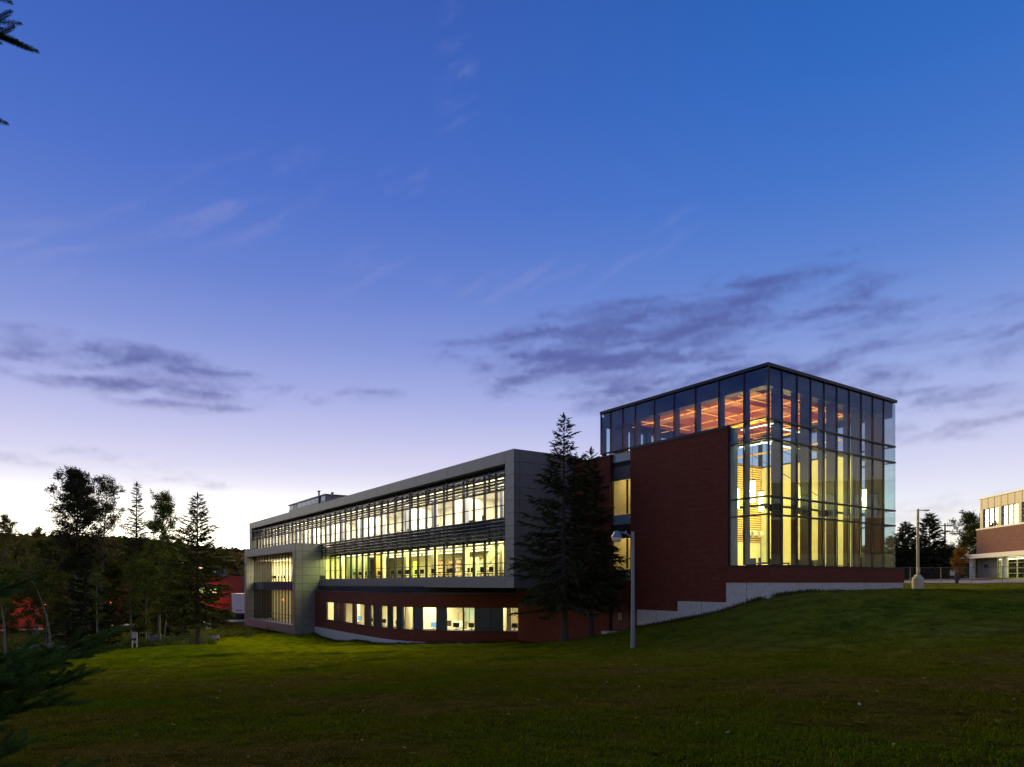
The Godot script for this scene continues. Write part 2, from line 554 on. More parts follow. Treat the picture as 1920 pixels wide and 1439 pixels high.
# ---- ground ----
var ctrl := [[0, 0, -1.6], [-10, 0, -2.1], [12, 0, -1.0], [0, -15, -1.0], [-25, -10, -2.6], [30, -10, 0.2], [0, 10, -2.2], [0, 20, -2.8], [0, 30, -3.4], [-2, 40, -3.9], [-4, 50, -4.6], [-5, 56, -5.0],
	[-15, 20, -3.5], [-15, 40, -4.5], [-18, 56, -5.0], [-28.6, 63, -5.38], [-36, 65, -6.05], [-25, 30, -4.5], [-40, 50, -6.0], [-45, 70, -6.9], [-60, 80, -7.2], [-12, 57.5, -5.03],
	[-24.2, 86, -6.0], [-15, 70.2, -5.72], [-10.6, 63.6, -5.45], [-5.7, 60.6, -5.15], [0.7, 60.2, -4.95], [-24, 73, -6.45], [-17, 65, -5.95], [-30, 82, -6.4], [-39.5, 103, -6.6], [-34, 92, -6.4],
	[3.4, 46, -3.75], [5.05, 49, -3.78], [6.2, 36, -3.3], [7.4, 49.8, -3.38], [8.7, 48.2, -3.1], [10.7, 45.2, -2.4], [13, 42, -1.63], [14.5, 39.7, -0.7], [26.8, 48.2, -0.5], [20.5, 43.7, -0.62],
	[30, 46, -0.42], [36, 50, -0.22], [40, 60, 0.0], [48, 72, 0.3], [60, 90, 0.75], [30, 30, -0.7], [20, 30, -1.35], [14, 30, -2.1], [10, 20, -2.3], [20, 20, -1.7], [20, 10, -1.2], [30, 10, -0.5], [45, 30, 0.3], [60, 50, 0.6],
	[2, 68, -5.8], [-10, 76, -6.4], [-18, 92, -6.8], [20, 60, -1.4], [12, 56, -4.2], [30, 75, 0.1], [0, 100, -5.5], [80, 110, 1.0], [-60, 115, -6.9], [-85, 115, -8.0], [-85, 40, -8.0], [85, 20, 1.5], [-50, 130, -6.4], [70, 130, 0.8]]
var wts := []

func solve_ground() -> void:
	var n := ctrl.size()
	var A := []
	for i in n + 3:
		var row := PackedFloat64Array()
		row.resize(n + 4)
		A.append(row)
	for i in n:
		for j in n:
			var r2: float = pow(ctrl[i][0] - ctrl[j][0], 2) + pow(ctrl[i][1] - ctrl[j][1], 2)
			A[i][j] = 0.5 * r2 * log(r2) if r2 > 0.0 else 2.0
		A[i][n] = 1.0; A[i][n + 1] = ctrl[i][0]; A[i][n + 2] = ctrl[i][1]
		A[n][i] = 1.0; A[n + 1][i] = ctrl[i][0]; A[n + 2][i] = ctrl[i][1]
		A[i][n + 3] = ctrl[i][2]
	var m := n + 3
	for c in m:
		var p := c
		for r in range(c + 1, m):
			if absf(A[r][c]) > absf(A[p][c]):
				p = r
		var t = A[c]; A[c] = A[p]; A[p] = t
		for r in range(c + 1, m):
			var f: float = A[r][c] / A[c][c]
			if f != 0.0:
				for k in range(c, m + 1):
					A[r][k] -= f * A[c][k]
	wts.resize(m)
	for c in range(m - 1, -1, -1):
		var s: float = A[c][m]
		for k in range(c + 1, m):
			s -= A[c][k] * wts[k]
		wts[c] = s / A[c][c]

func raw_ground(x: float, z: float) -> float:
	var n := ctrl.size()
	var s: float = wts[n] + wts[n + 1] * x + wts[n + 2] * z
	for i in n:
		var dx: float = x - ctrl[i][0]
		var dz: float = z - ctrl[i][1]
		var r2 := dx * dx + dz * dz
		if r2 > 1e-9:
			s += wts[i] * 0.5 * r2 * log(r2)
	return s

func ground(x: float, z: float) -> float:   # z is the distance ahead of the camera
	var fx := clampf(x - gx0, 0.0, gw - 1.001)
	var fz := clampf(z - gz0, 0.0, gd - 1.001)
	var ix := int(fx)
	var iz := int(fz)
	var tx := fx - ix
	var tz := fz - iz
	var k := iz * gw + ix
	var hgt := lerpf(lerpf(grid[k], grid[k + 1], tx), lerpf(grid[k + gw], grid[k + gw + 1], tx), tz)
	var out := maxf(maxf(gx0 - x, x - (gx0 + gw - 1)), maxf(gz0 - z, z - (gz0 + gd - 1)))
	if out > 0.0:
		hgt = lerpf(hgt, -6.0, smoothstep(0.0, 150.0, out))
	return hgt

func lawn_glow(x: float, z: float) -> float:   # dusk light on the left lawn, painted into the grass colour
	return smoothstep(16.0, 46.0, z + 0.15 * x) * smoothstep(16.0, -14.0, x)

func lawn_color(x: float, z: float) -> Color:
	var c := Color(0.045, 0.042, 0.008).lerp(Color(0.19, 0.19, 0.022), smoothstep(0.0, 18.0, x) * smoothstep(9.0, 32.0, z)).lerp(Color(0.25, 0.265, 0.004), lawn_glow(x, z))  # light on left strip and right slope painted in, foreground kept dark
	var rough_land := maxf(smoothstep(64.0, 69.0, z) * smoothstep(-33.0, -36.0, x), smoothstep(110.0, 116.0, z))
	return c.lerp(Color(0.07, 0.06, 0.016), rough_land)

func build_ground() -> void:
	solve_ground()
	var nz := FastNoiseLite.new()
	nz.seed = 3
	nz.frequency = 0.16
	nz.fractal_octaves = 3
	grid.resize(gw * gd)
	for j in gd:
		for i in gw:
			var x := gx0 + i
			var z := gz0 + j
			grid[j * gw + i] = raw_ground(x, z) + nz.get_noise_2d(x, z) * 0.09
	var xs := []
	var zs := []
	for o in [1600, 1000, 600, 380, 240, 160, 100, 60, 30, 12]:
		xs.append(gx0 - o)
	for i in gw:
		xs.append(gx0 + i)
	for o in [12, 30, 60, 100, 160, 240, 380, 600, 1000, 1600]:
		xs.append(gx0 + gw - 1 + o)
	for o in [600, 300, 150, 80, 40, 15]:
		zs.append(gz0 - o)
	for i in gd:
		zs.append(gz0 + i)
	for o in [12, 30, 60, 100, 160, 240, 380, 600, 1000, 1600]:
		zs.append(gz0 + gd - 1 + o)
	var st := SurfaceTool.new()
	st.begin(Mesh.PRIMITIVE_TRIANGLES)
	st.set_smooth_group(0)
	for z in zs:
		for x in xs:
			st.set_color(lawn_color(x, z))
			st.add_vertex(Vector3(x, ground(x, z), -z))
	var nx := xs.size()
	for j in zs.size() - 1:
		for i in nx - 1:
			var a := j * nx + i
			for q in [a, a + nx, a + 1, a + 1, a + nx, a + nx + 1]:
				st.add_index(q)
	st.generate_normals()
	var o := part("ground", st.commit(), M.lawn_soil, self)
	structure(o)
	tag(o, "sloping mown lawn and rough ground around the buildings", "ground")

func sheet(called: String, pts: Array, mat_: Material, lift: float, label: String, category: String, step := 1.5) -> void:
	# a paved strip that follows the ground: pts is a list of [x, z, halfwidth]
	var b := Buf.new()
	var rows := []
	for i in pts.size() - 1:
		var p0 := Vector2(pts[i][0], pts[i][1])
		var p1 := Vector2(pts[i + 1][0], pts[i + 1][1])
		var n := maxi(1, int(p0.distance_to(p1) / step))
		for k in n + (1 if i == pts.size() - 2 else 0):
			var t := float(k) / n
			var d := (p1 - p0).normalized()
			var s := Vector2(-d.y, d.x)
			var c := p0.lerp(p1, t)
			var hw: float = lerpf(pts[i][2], pts[i + 1][2], t)
			var m := maxi(2, int(hw * 2.0 / step))
			var row := []
			for q in m + 1:
				var p := c + s * lerpf(-hw, hw, float(q) / m)
				row.append(Vector3(p.x, ground(p.x, p.y) + lift, -p.y))
			rows.append(row)
	for i in rows.size() - 1:
		var m2: int = mini(rows[i].size(), rows[i + 1].size()) - 1
		for q in m2:
			b.quad(rows[i][q], rows[i][q + 1], rows[i + 1][q + 1], rows[i + 1][q])
	var o := part(called, b.mesh(), mat_, self)
	structure(o)
	tag(o, label, category)

# ---- the glass-cornered brick tower ----
func pane(parent: Node, m: Material, along_a: bool, s0: float, s1: float, y0: float, y1: float, at: float, called := "pane") -> MeshInstance3D:
	var t := 0.012
	var o: MeshInstance3D
	if along_a:
		o = bx(parent, called, m, s0, s1, y0, y1, at - t, at + t)
	else:
		o = bx(parent, called, m, at - t, at + t, y0, y1, s0, s1)
	if m == M.glass_tower and y0 > 8.0:   # blue sky reflection painted as a veil outside the upper panes
		var k := cube(Vector3(0.002, y1 - y0 - 0.01, s1 - s0 - 0.01) if along_a == false else Vector3(0.002, y1 - y0 - 0.01, s1 - s0 - 0.01))
		var f := part("sky_veil", k, M.sky_reflection_veil, o, Vector3(-0.02, 0, 0) if along_a else Vector3(0, 0, 0.02))
		if not along_a:
			f.rotation.y = PI / 2
	return o

func bar(parent: Node, called: String, m: Material, along_a: bool, s0: float, s1: float, y0: float, y1: float, t0: float, t1: float) -> MeshInstance3D:
	if along_a:
		return bx(parent, called, m, s0, s1, y0, y1, t0, t1)
	return bx(parent, called, m, t0, t1, y0, y1, s0, s1)

func build_tower() -> void:
	var yaw := deg_to_rad(34.99)
	TW = thing("glass_corner_building", "dark red brick building with a tall glass corner lit yellow and orange inside", "building", Vector3(14.545, -3.4, -40.0), yaw)
	var T := TW
	var LA := [0.0, 1.69, 3.5, 5.32, 7.09, 8.83, 10.63, 11.84, 13.1, 14.12]
	var RB := [0.0, 1.5, 2.98, 4.4, 5.82, 7.25, 8.67, 10.1, 11.52, 12.95, 14.5]
	var top := 12.55
	var low := 1.12
	var red_top := 9.36
	# masonry
	bx(T, "brick_wall", M.brick_tower, 2.76, 11.0, -2.35, red_top, 0.0, 0.36)
	bx(T, "brick_wall", M.brick_tower, 2.76, 6.64, -2.35, -1.09, -0.004, 0.3)   # lower lifts above the stepped footing
	bx(T, "brick_plinth", M.brick_tower, -0.24, 2.756, 0.1, 0.98, -0.2, 0.3)
	bx(T, "brick_plinth", M.brick_tower, -0.243, 0.05, 0.1, 0.984, 0.303, 15.0)
	bx(T, "sill", M.coping, -0.27, 2.757, 0.984, 1.1, -0.23, 0.33)
	bx(T, "sill", M.coping, -0.273, 0.08, 0.988, 1.104, 0.334, 15.03)
	bx(T, "coping", M.coping, 2.755, 11.003, red_top + 0.003, red_top + 0.12, -0.05, 0.4)
	var seams := [0.0, 2.76, 5.6, 8.4, 11.2, 13.2, 15.0]
	bx(T, "concrete_footing", M.concrete, -0.2, 2.757, -3.2, 0.097, -0.16, 0.3)
	bx(T, "concrete_footing", M.concrete, 2.76, 6.65, -3.6, -1.094, -0.05, 0.38)
	bx(T, "concrete_footing", M.concrete, 6.653, 10.3, -4.4, -1.75, -0.053, 0.383)
	bx(T, "concrete_footing", M.concrete, -0.203, 0.2, -2.5, 0.094, 0.303, 7.5)
	bx(T, "concrete_footing", M.concrete, -0.2, 0.2, -2.5, 0.094, 7.51, 14.96)
	bx(T, "brick_wall", M.brick_tower, 6.653, 11.003, -2.352, -1.747, -0.002, 0.34)
	bx(T, "brick_wall", M.brick_tower, 10.303, 11.2, -3.8, -2.355, -0.006, 0.3)
	# link wall with the doors, below and beside the window strip
	bx(T, "brick_wall", M.brick_tower, 11.003, 13.1, -1.15, 0.22, 0.1, 0.4)
	bx(T, "brick_wall", M.brick_tower, 13.103, 24.5, -4.8, -0.32, 0.02, 0.4)
	bx(T, "brick_wall", M.brick_tower, 13.105, 17.3, -0.318, 9.2, 0.03, 0.4)
	bx(T, "coping", M.coping, 13.1, 17.35, 9.203, 9.32, -0.03, 0.45)
	bx(T, "brick_wall", M.brick_tower, 11.202, 13.1, -4.5, -3.33, 0.05, 0.4)
	for d in 2:
		var a0 := 11.25 + d * 0.93
		var leaf := bx(T, "door", M.door_red, a0, a0 + 0.91, -3.32, -1.2, 0.18, 0.24)
		bx(leaf, "handle", M.handle_brass, a0 + (0.8 if d == 0 else 0.06), a0 + (0.85 if d == 0 else 0.11), -2.55, -2.05, 0.12, 0.16)
	bx(T, "door_frame", M.dark_metal, 11.19, 11.247, -3.33, -1.155, 0.1, 0.3)
	bx(T, "door_frame", M.dark_metal, 13.097, 13.16, -3.33, -1.155, -0.01, 0.3)
	bx(T, "door_frame", M.dark_metal, 11.25, 13.096, -1.198, -1.153, 0.102, 0.3)
	bx(T, "doorstep", M.concrete, 11.1, 13.2, -3.6, -3.345, -0.7, 0.048)
	# window strip
	for r in [[9.36, 8.75, "spandrel_light"], [8.4, 7.42, "panel_slate"], [4.95, 4.26, "spandrel_light"], [1.05, 0.3, "spandrel_light"]]:
		bx(T, "spandrel_panel", M[r[2]], 11.06, 13.05, r[1], r[0], 0.3, 0.34)
	for r in [[8.747, 8.403], [4.257, 3.26]]:
		bx(T, "louver_panel", M.dark_metal, 11.06, 13.05, r[1], r[0], 0.36, 0.4)
		for k in 4:
			var yy: float = lerpf(r[1], r[0], (k + 0.5) / 4.0)
			bx(T, "louver_blade", M.mullion, 11.06, 13.05, yy - 0.02, yy + 0.02, 0.27, 0.358)
	for r in [[4.98, 7.39], [1.1, 3.24]]:
		for d in 2:
			pane(T, M.glass_room, true, [11.08, 11.62][d], [11.57, 13.03][d], r[0], r[1], 0.3)
		bx(T, "mullion", M.mullion, 11.57, 11.62, r[0], r[1], 0.22, 0.38)
	for a in [11.006, 13.052]:
		bx(T, "mullion", M.mullion, a, a + 0.05, 0.225, 9.36, 0.2, 0.39)
	# curtain wall, left side
	for k in 9:
		pane(T, M.glass_tower, true, LA[k] + 0.03, LA[k + 1] - 0.03, red_top + 0.18, top - 0.17, 0.12)
	for k in 2:
		var hi: float = LA[k + 1] if k == 0 else 2.72
		for r in [[low + 0.03, 3.96], [4.04, 4.99], [5.07, 8.29], [8.37, red_top]]:
			pane(T, M.glass_tower, true, LA[k] + 0.03, hi - 0.03, r[0], r[1], 0.12)
	for k in range(1, 10):
		bx(T, "mullion", M.mullion, LA[k] - 0.025, LA[k] + 0.025, red_top + 0.13 if k > 1 else low, top - 0.1, 0.05, 0.2)
		bx(T, "fin", M.fin_blue, LA[k] - 0.05, LA[k] + 0.05, red_top + 0.14 if k > 1 else low, top - 0.3, 0.203, 0.62)
	bx(T, "mullion", M.mullion, 2.7, 2.757, low, red_top, 0.04, 0.24)
	bx(T, "fin", M.fin_teal, 2.5, 2.697, low, red_top, 0.22, 0.6)
	bx(T, "corner_mullion", M.mullion, -0.05, 0.05, low, top - 0.1, 0.03, 0.12)
	bx(T, "transom", M.mullion, 0.052, 2.7, 3.96, 4.04, 0.02, 0.22)
	bx(T, "transom", M.mullion, 0.052, 2.7, 4.99, 5.07, 0.0, 0.22)
	bx(T, "transom", M.mullion, 0.052, 2.7, 8.29, 8.37, 0.02, 0.22)
	bx(T, "transom", M.mullion, 0.054, 14.1, red_top + 0.122, red_top + 0.19, 0.0, 0.22)
	# curtain wall, right side and the two far sides
	for side in [[false, 0.0, RB, 0.12], [false, 14.1, RB, 13.98], [true, 14.5, LA, 14.38]]:
		var S: Array = side[2]
		var near: bool = side[1] == 0.0
		var inward := -1.0 if not near else 1.0
		for k in S.size() - 1:
			if side[1] == 14.1 and k < 2:
				continue
			for r in [[low + 0.03, 3.96], [4.04, 4.99], [5.07, 8.29], [8.37, 9.38], [9.46, top - 0.17]]:
				if not near and r[0] < 8.0 and (side[1] == 14.1 or k > 4):
					continue
				pane(T, M.glass_tower if near else M.glass_far, side[0], S[k] + 0.03, S[k + 1] - 0.03, r[0], r[1], side[3])
		for k in range(1, S.size() - 1):
			var big: bool = k % 2 == 1
			var y_low: float = low if near or (side[0] and k < 5) else 8.5
			var e: float = side[3]
			bar(T, "mullion", M.mullion, side[0], S[k] - 0.025, S[k] + 0.025, y_low, top - 0.1, e - 0.07, e + 0.07)
			var w := 0.1 if not big else 0.15
			bar(T, "column" if big else "fin", M.fin_blue, side[0], S[k] - w, S[k] + w, y_low, top - 0.3, minf(e + inward * 0.08, e + inward * (0.62 if big else 0.34)), maxf(e + inward * 0.08, e + inward * (0.62 if big else 0.34)))
		for y in [4.0, 5.03, 8.33, 9.42]:
			if not near and y < 8.0:
				if not side[0]:
					continue
				bar(T, "transom", M.mullion, side[0], 0.2, 7.1, y - 0.04, y + 0.04, side[3] - 0.08, side[3] + 0.08)
			else:
				bar(T, "transom", M.mullion, side[0], 0.13, S[-1] - 0.13, y - 0.045, y + 0.045, side[3] - 0.14, side[3] + 0.08)
	# a steel rail with haunched brackets stands inside the right side
	for side in [[false, 0.7, 0.4, 14.0], [true, 0.7, 0.4, 2.4]]:
		bar(T, "steel_rail", M.mullion, side[0], side[2], side[3], 4.55, 4.68, 0.66, 0.76)
	for k in [1, 3, 5, 7, 9]:
		var hb := Buf.new()
		for q in [[RB[k] - 0.75, RB[k] - 0.16]]:
			hb.box(Vector3(q[0], 4.42, -0.75), Vector3(q[1], 4.549, -0.67))
			hb.box(Vector3(q[0] + 0.3, 4.28, -0.75), Vector3(q[1], 4.418, -0.67))
		part("bracket", hb.mesh(), M.mullion, T, Vector3(0, 3.4, 0))
	# roof
	bx(T, "roof", M.coping, -0.03, 14.15, top - 0.1, top + 0.08, 0.0, 14.53)
	for e in [[0.2, 0.9, 0.2, 14.3], [13.2, 13.9, 0.2, 14.3], [0.9, 13.2, 0.2, 0.9], [0.9, 13.2, 13.6, 14.3]]:
		bx(T, "ceiling_edge", M.fin_blue, e[0], e[1], 11.42, top - 0.11, e[2], e[3])
	bx(T, "wood_ceiling", M.ceiling_wood, 0.9, 13.2, 12.0, 12.3, 0.9, 13.6)
	for k in 6:
		var a := 1.9 + k * 2.05
		bx(T, "ceiling_beam", M.ceiling_wood, a - 0.09, a + 0.09, 11.55, 11.998, 0.9, 13.6)
	for k in 4:
		var b := 2.3 + k * 3.1
		var st := bx(T, "warm_light_strip", M.warm_strip, 1.0, 13.1, 11.56, 11.6, b - 0.05, b + 0.05)
	for k in [0, 2, 4]:
		bx(T, "warm_light_strip", M.warm_strip, 2.9 + k * 2.05, 2.96 + k * 2.05, 11.5, 11.53, 1.2, 6.3)
		bx(T, "warm_light_strip", M.warm_strip, 1.87 + k * 2.05, 1.93 + k * 2.05, 11.5, 11.53, 7.2, 13.0)
	for k in 3:
		area_light("warm_ceiling_light", T, loc(T, Vector3(2.3 + k * 4.6, 11.45, -6.5)), Vector2(1.2, 9.0), 1.1, Color(1.0, 0.68, 0.32))
		area_light("warm_up_light", T, loc(T, Vector3(2.3 + k * 4.6, 10.1, -6.8)), Vector2(1.2, 9.0), 17.0, Color(1.0, 0.66, 0.4), false)
		bx(T, "uplight_strip", M.warm_strip, 2.3, 11.3, 9.93, 9.99, 2.1 + k * 4.6, 2.5 + k * 4.6)
	# rooms inside: cream wall, slatted wall, floors
	bx(T, "floor_slab", M.floor_in, 0.25, 14.0, 0.25, 0.55, 0.37, 14.3)
	bx(T, "cream_wall", M.cream_wall, 0.57, 7.34, 0.55, 8.48, 9.7, 9.95)
	bx(T, "cream_wall", M.cream_wall, 7.4, 7.65, 0.55, 3.0, 0.4, 9.69)
	bx(T, "slat_backing", M.slat_back, 7.42, 7.66, 3.003, 8.48, 0.4, 9.698)
	bx(T, "cap_rail", M.slat_back, 7.3, 7.7, 8.483, 8.6, 0.4, 9.698)
	for k in 34:
		var y := 3.04 + k * 0.16
		bx(T, "wood_slat", M.wood_slat, 7.33, 7.416, y, y + 0.085, 0.45, 9.66)
	bx(T, "upper_floor", M.floor_in, 7.7, 14.0, 8.3, 8.6, 0.4, 14.3)
	bx(T, "inner_wall", M.cream_wall, 2.79, 10.9, 0.55, 8.28, 0.37, 0.39)
	bx(T, "back_wall", M.brick_tower, 13.75, 14.1, -4.0, 8.6, 0.42, 14.3)
	bx(T, "back_wall", M.brick_tower, 7.7, 13.74, -4.0, 8.6, 14.0, 14.36)
	for r in [[4.3, 7.9], [0.5, 4.0]]:
		bx(T, "room_floor", M.floor_in, 10.4, 13.7, r[0] + 0.2, r[0] + 0.5, 0.43, 7.0)
		bx(T, "room_wall", M.white_wall, 10.4, 13.72, r[0] + 0.5, r[1], 6.7, 6.9)
		bx(T, "room_wall", M.cream_wall, 13.1, 13.72, r[0] + 0.5, r[1], 0.45, 6.69)
		bx(T, "room_wall", M.cream_wall, 10.38, 10.5, r[0] + 0.5, r[1], 0.45, 6.69)
		bx(T, "room_ceiling", M.ceiling, 10.4, 13.72, r[1], r[1] + 0.15, 0.43, 6.9)
		bx(T, "ceiling_light", M.strip_light, 11.4, 12.6, r[1] - 0.05, r[1] - 0.01, 1.2, 1.4)
		area_light("room_light", T, loc(T, Vector3(2.8, r[1] - 0.1, -12.0)), Vector2(3.4, 1.6), 5.0, Color(1.0, 0.86, 0.5))
	# cove lights along the ring at transom height
	for r in [[true, 0.2, 2.4, 9.25], [false, 0.7, 4.2, 9.25], [true, 0.3, 2.5, 8.22], [false, 0.5, 4.0, 8.22]]:
		bar(T, "cove_light", M.strip_light, r[0], r[1], r[2], r[3], r[3] + 0.06, 0.75, 0.8)
	bar(T, "ring_beam", M.fin_blue, true, 0.2, 2.5, 8.282, 8.44, 0.63, 0.85)
	bar(T, "ring_beam", M.fin_blue, false, 0.9, 14.0, 8.284, 8.436, 0.63, 0.85)
	# formwork joints in the concrete
	for b in [2.7, 5.1, 9.9, 12.3]:
		bx(T, "form_joint", M.panel_backing, -0.206, -0.199, -1.2, 0.09, b, b + 0.018)
	for a in [1.3]:
		bx(T, "form_joint", M.panel_backing, a, a + 0.018, -2.2, 0.09, -0.164, -0.158)
	for a in [4.7]:
		bx(T, "form_joint", M.panel_backing, a, a + 0.018, -3.0, -1.1, -0.055, -0.048)
	for a in [8.5]:
		bx(T, "form_joint", M.panel_backing, a, a + 0.018, -3.6, -1.76, -0.058, -0.051)
	# diagonal brace rods
	for r in [[Vector3(0.9, 8.2, -2.4), Vector3(9.5, 5.6, -2.2)], [Vector3(14.2, 12.0, -11.5), Vector3(14.2, 9.0, -6.0)], [Vector3(14.2, 12.0, -6.0), Vector3(14.2, 9.0, -1.0)], [Vector3(7.0, 12.0, -13.9), Vector3(2.0, 8.8, -13.9)], [Vector3(12.0, 12.0, -13.9), Vector3(7.5, 8.8, -13.9)]]:
		var rb := Buf.new()
		rb.tube([r[0], r[1]], [0.022, 0.022], 5)
		part("brace_rod", rb.mesh(), M.mullion, T, Vector3(0, 3.4, 0))
	# three spotlight drums on the slatted wall's foot
	for k in 3:
		var sb := Buf.new()
		sb.lathe([Vector2(0.0, -0.22), Vector2(0.2, -0.22), Vector2(0.24, 0.0), Vector2(0.2, 0.22), Vector2(0.0, 0.22)], 14)
		var s := part("wall_drum", sb.mesh(), M.white_wall, T, loc(T, Vector3(7.6 + k * 0.75, 3.65, -7.05)))
		s.rotation = Vector3(0, 0, PI / 2)
	# pendants hang inside: things of their own
	var pend := [[6.3, 5.5, "glowing cylinder pendant lamp leftmost, in front of the slatted wall"], [3.5, 3.4, "glowing cylinder pendant lamp highest of the three before the slats"], [6.5, 8.5, "glowing cylinder pendant lamp closest to the glass corner mullion"],
		[3.3, 8.5, "glowing cylinder pendant lamp in front of the cream wall"], [1.6, 13.2, "pale pendant lamp near the far right end of the glass corner room"]]
	for p in pend:
		var w: Vector3 = T.transform * loc(T, Vector3(p[1], 5.9, -p[0]))
		var o := thing("pendant_lamp", p[2], "pendant lamp", w - Vector3(0, 0.68, 0), yaw, "cylinder pendants in the glass corner room")
		var b := Buf.new()
		b.lathe([Vector2(0.0, 0.0), Vector2(0.19, 0.0), Vector2(0.19, 0.449), Vector2(0.0, 0.449)], 18)
		var drum := b.mesh()
		for k in 3:
			part("glowing_shade", drum, M.pendant_glow, o, Vector3(0, 0.452 * k, 0))
		var c := Buf.new()
		c.lathe([Vector2(0.0, 0.0), Vector2(0.2, 0.0), Vector2(0.2, 0.07), Vector2(0.0, 0.07)], 18)
		part("cap", c.mesh(), M.dark_metal, o, Vector3(0, 1.362, 0))
		var r := Buf.new()
		r.tube([Vector3(0, 1.43, 0), Vector3(0, 5.6, 0)], [0.012, 0.012], 5)
		part("cord", r.mesh(), M.dark_metal, o)
		for k in 2:
			var l := OmniLight3D.new()
			l.name = "pendant_light"
			l.light_color = Color(1.0, 0.87, 0.5)
			l.light_energy = 22.0
			l.light_size = 0.05
			l.omni_range = 30.0
			l.omni_attenuation = 2.0
			l.shadow_enabled = true
			o.add_child(l, true)
			l.position = Vector3(0.25 if k else -0.25, 0.68, 0)
	# tables and chairs of the glass corner room, their tops just above the sill
	var k2 := 0
	for q in [[1.0, 1.6], [2.2, 2.2], [1.1, 3.6], [2.3, 4.6], [1.2, 5.9], [2.4, 6.8], [1.2, 8.0], [1.4, 11.0]]:
		place_table(T, q[0], q[1], 0.55, k2)
		k2 += 1
	var k3 := 0
	for q in [[0.9, 0.95, 0.4], [1.9, 1.2, 2.0], [1.5, 2.9, 0.2], [0.9, 4.4, 1.2], [1.7, 5.2, 2.9], [0.9, 6.7, 0.9], [1.8, 7.5, 2.2], [0.9, 9.0, 0.3]]:
		place_chair(T, q[0], q[1], 0.55, q[2], "%s dark chair from the glass corner's edge, behind its right hand panes" % nth(k3), "chairs in the glass corner room")
		k3 += 1

var chair0: Node3D
var table0: Node3D

func place_chair(T: Node3D, a: float, b: float, y: float, turn: float, label: String, group: String) -> void:
	var w: Vector3 = T.transform * loc(T, Vector3(b, y + 0.002, -a))
	if chair0:
		copy_of(chair0, w, T.rotation.y + turn, label, group)
		return
	var o := thing("chair", label, "chair", w, T.rotation.y + turn, group)
	chair0 = o
	part("seat", cube(Vector3(0.5, 0.06, 0.48)), M.chair_dark, o, Vector3(0, 0.45, 0))
	part("backrest", cube(Vector3(0.52, 0.42, 0.05)), M.chair_dark, o, Vector3(0, 0.78, -0.25))
	for s in [[-1, -1], [1, -1], [-1, 1], [1, 1]]:
		part("leg", cube(Vector3(0.03, 0.42, 0.03)), M.dark_metal, o, Vector3(0.22 * s[0], 0.21, 0.2 * s[1]))
	for s in [-1, 1]:
		part("armrest", cube(Vector3(0.04, 0.04, 0.4)), M.chair_dark, o, Vector3(0.27 * s, 0.66, -0.03))

func place_table(T: Node3D, a: float, b: float, y: float, i: int) -> void:
	var w: Vector3 = T.transform * loc(T, Vector3(b, y + 0.002, -a))
	var label := "%s round dark table from the glass corner's edge, seen over the sill" % nth(i)
	if table0:
		copy_of(table0, w, 0.3 * i, label)
		return
	var o := thing("round_table", label, "table", w, 0.0, "tables in the glass corner room")
	table0 = o
	var b1 := Buf.new()
	b1.lathe([Vector2(0.0, 0.72), Vector2(0.5, 0.72), Vector2(0.5, 0.75), Vector2(0.0, 0.75)], 20)
	part("tabletop", b1.mesh(), M.chair_dark, o)
	var b2 := Buf.new()
	b2.tube([Vector3(0, 0.03, 0), Vector3(0, 0.72, 0)], [0.05, 0.05], 8)
	part("leg", b2.mesh(), M.dark_metal, o)
	var b3 := Buf.new()
	b3.lathe([Vector2(0.0, 0.0), Vector2(0.28, 0.0), Vector2(0.05, 0.04), Vector2(0.0, 0.04)], 16)
	part("foot", b3.mesh(), M.dark_metal, o)

func nth(i: int) -> String:
	var units := ["first", "second", "third", "fourth", "fifth", "sixth", "seventh", "eighth", "ninth", "tenth", "eleventh", "twelfth", "thirteenth", "fourteenth", "fifteenth", "sixteenth", "seventeenth", "eighteenth", "nineteenth", "twentieth"]
	if i < 20:
		return units[i]
	return ("twenty " if i < 29 else "thirty ") + units[(i - 20) % 10] if i != 29 else "thirtieth"

# ---- the long grey-framed wing ----
var gpts := []      # the curved ground floor wall in plan, [x, z] in metres

func curve_points() -> void:
	var p := [Vector2(-24.6, 86.6), Vector2(-21.7, 81.7), Vector2(-15, 70.6), Vector2(-12.2, 66.3), Vector2(-10.4, 64.1), Vector2(-8.4, 62.5), Vector2(-5.7, 61.5), Vector2(-2.5, 60.9), Vector2(1.2, 60.6)]
	for r in 2:
		var q := [p[0]]
		for i in p.size() - 1:
			q.append(p[i].lerp(p[i + 1], 0.25))
			q.append(p[i].lerp(p[i + 1], 0.75))
		q.append(p[-1])
		p = q
	gpts = p

func at_s(s: float) -> Array:   # point and direction at a length along the curved wall
	for i in gpts.size() - 1:
		var l: float = gpts[i].distance_to(gpts[i + 1])
		if s <= l or i == gpts.size() - 2:
			return [gpts[i].lerp(gpts[i + 1], s / l), (gpts[i + 1] - gpts[i]) / l]
		s -= l
	return []

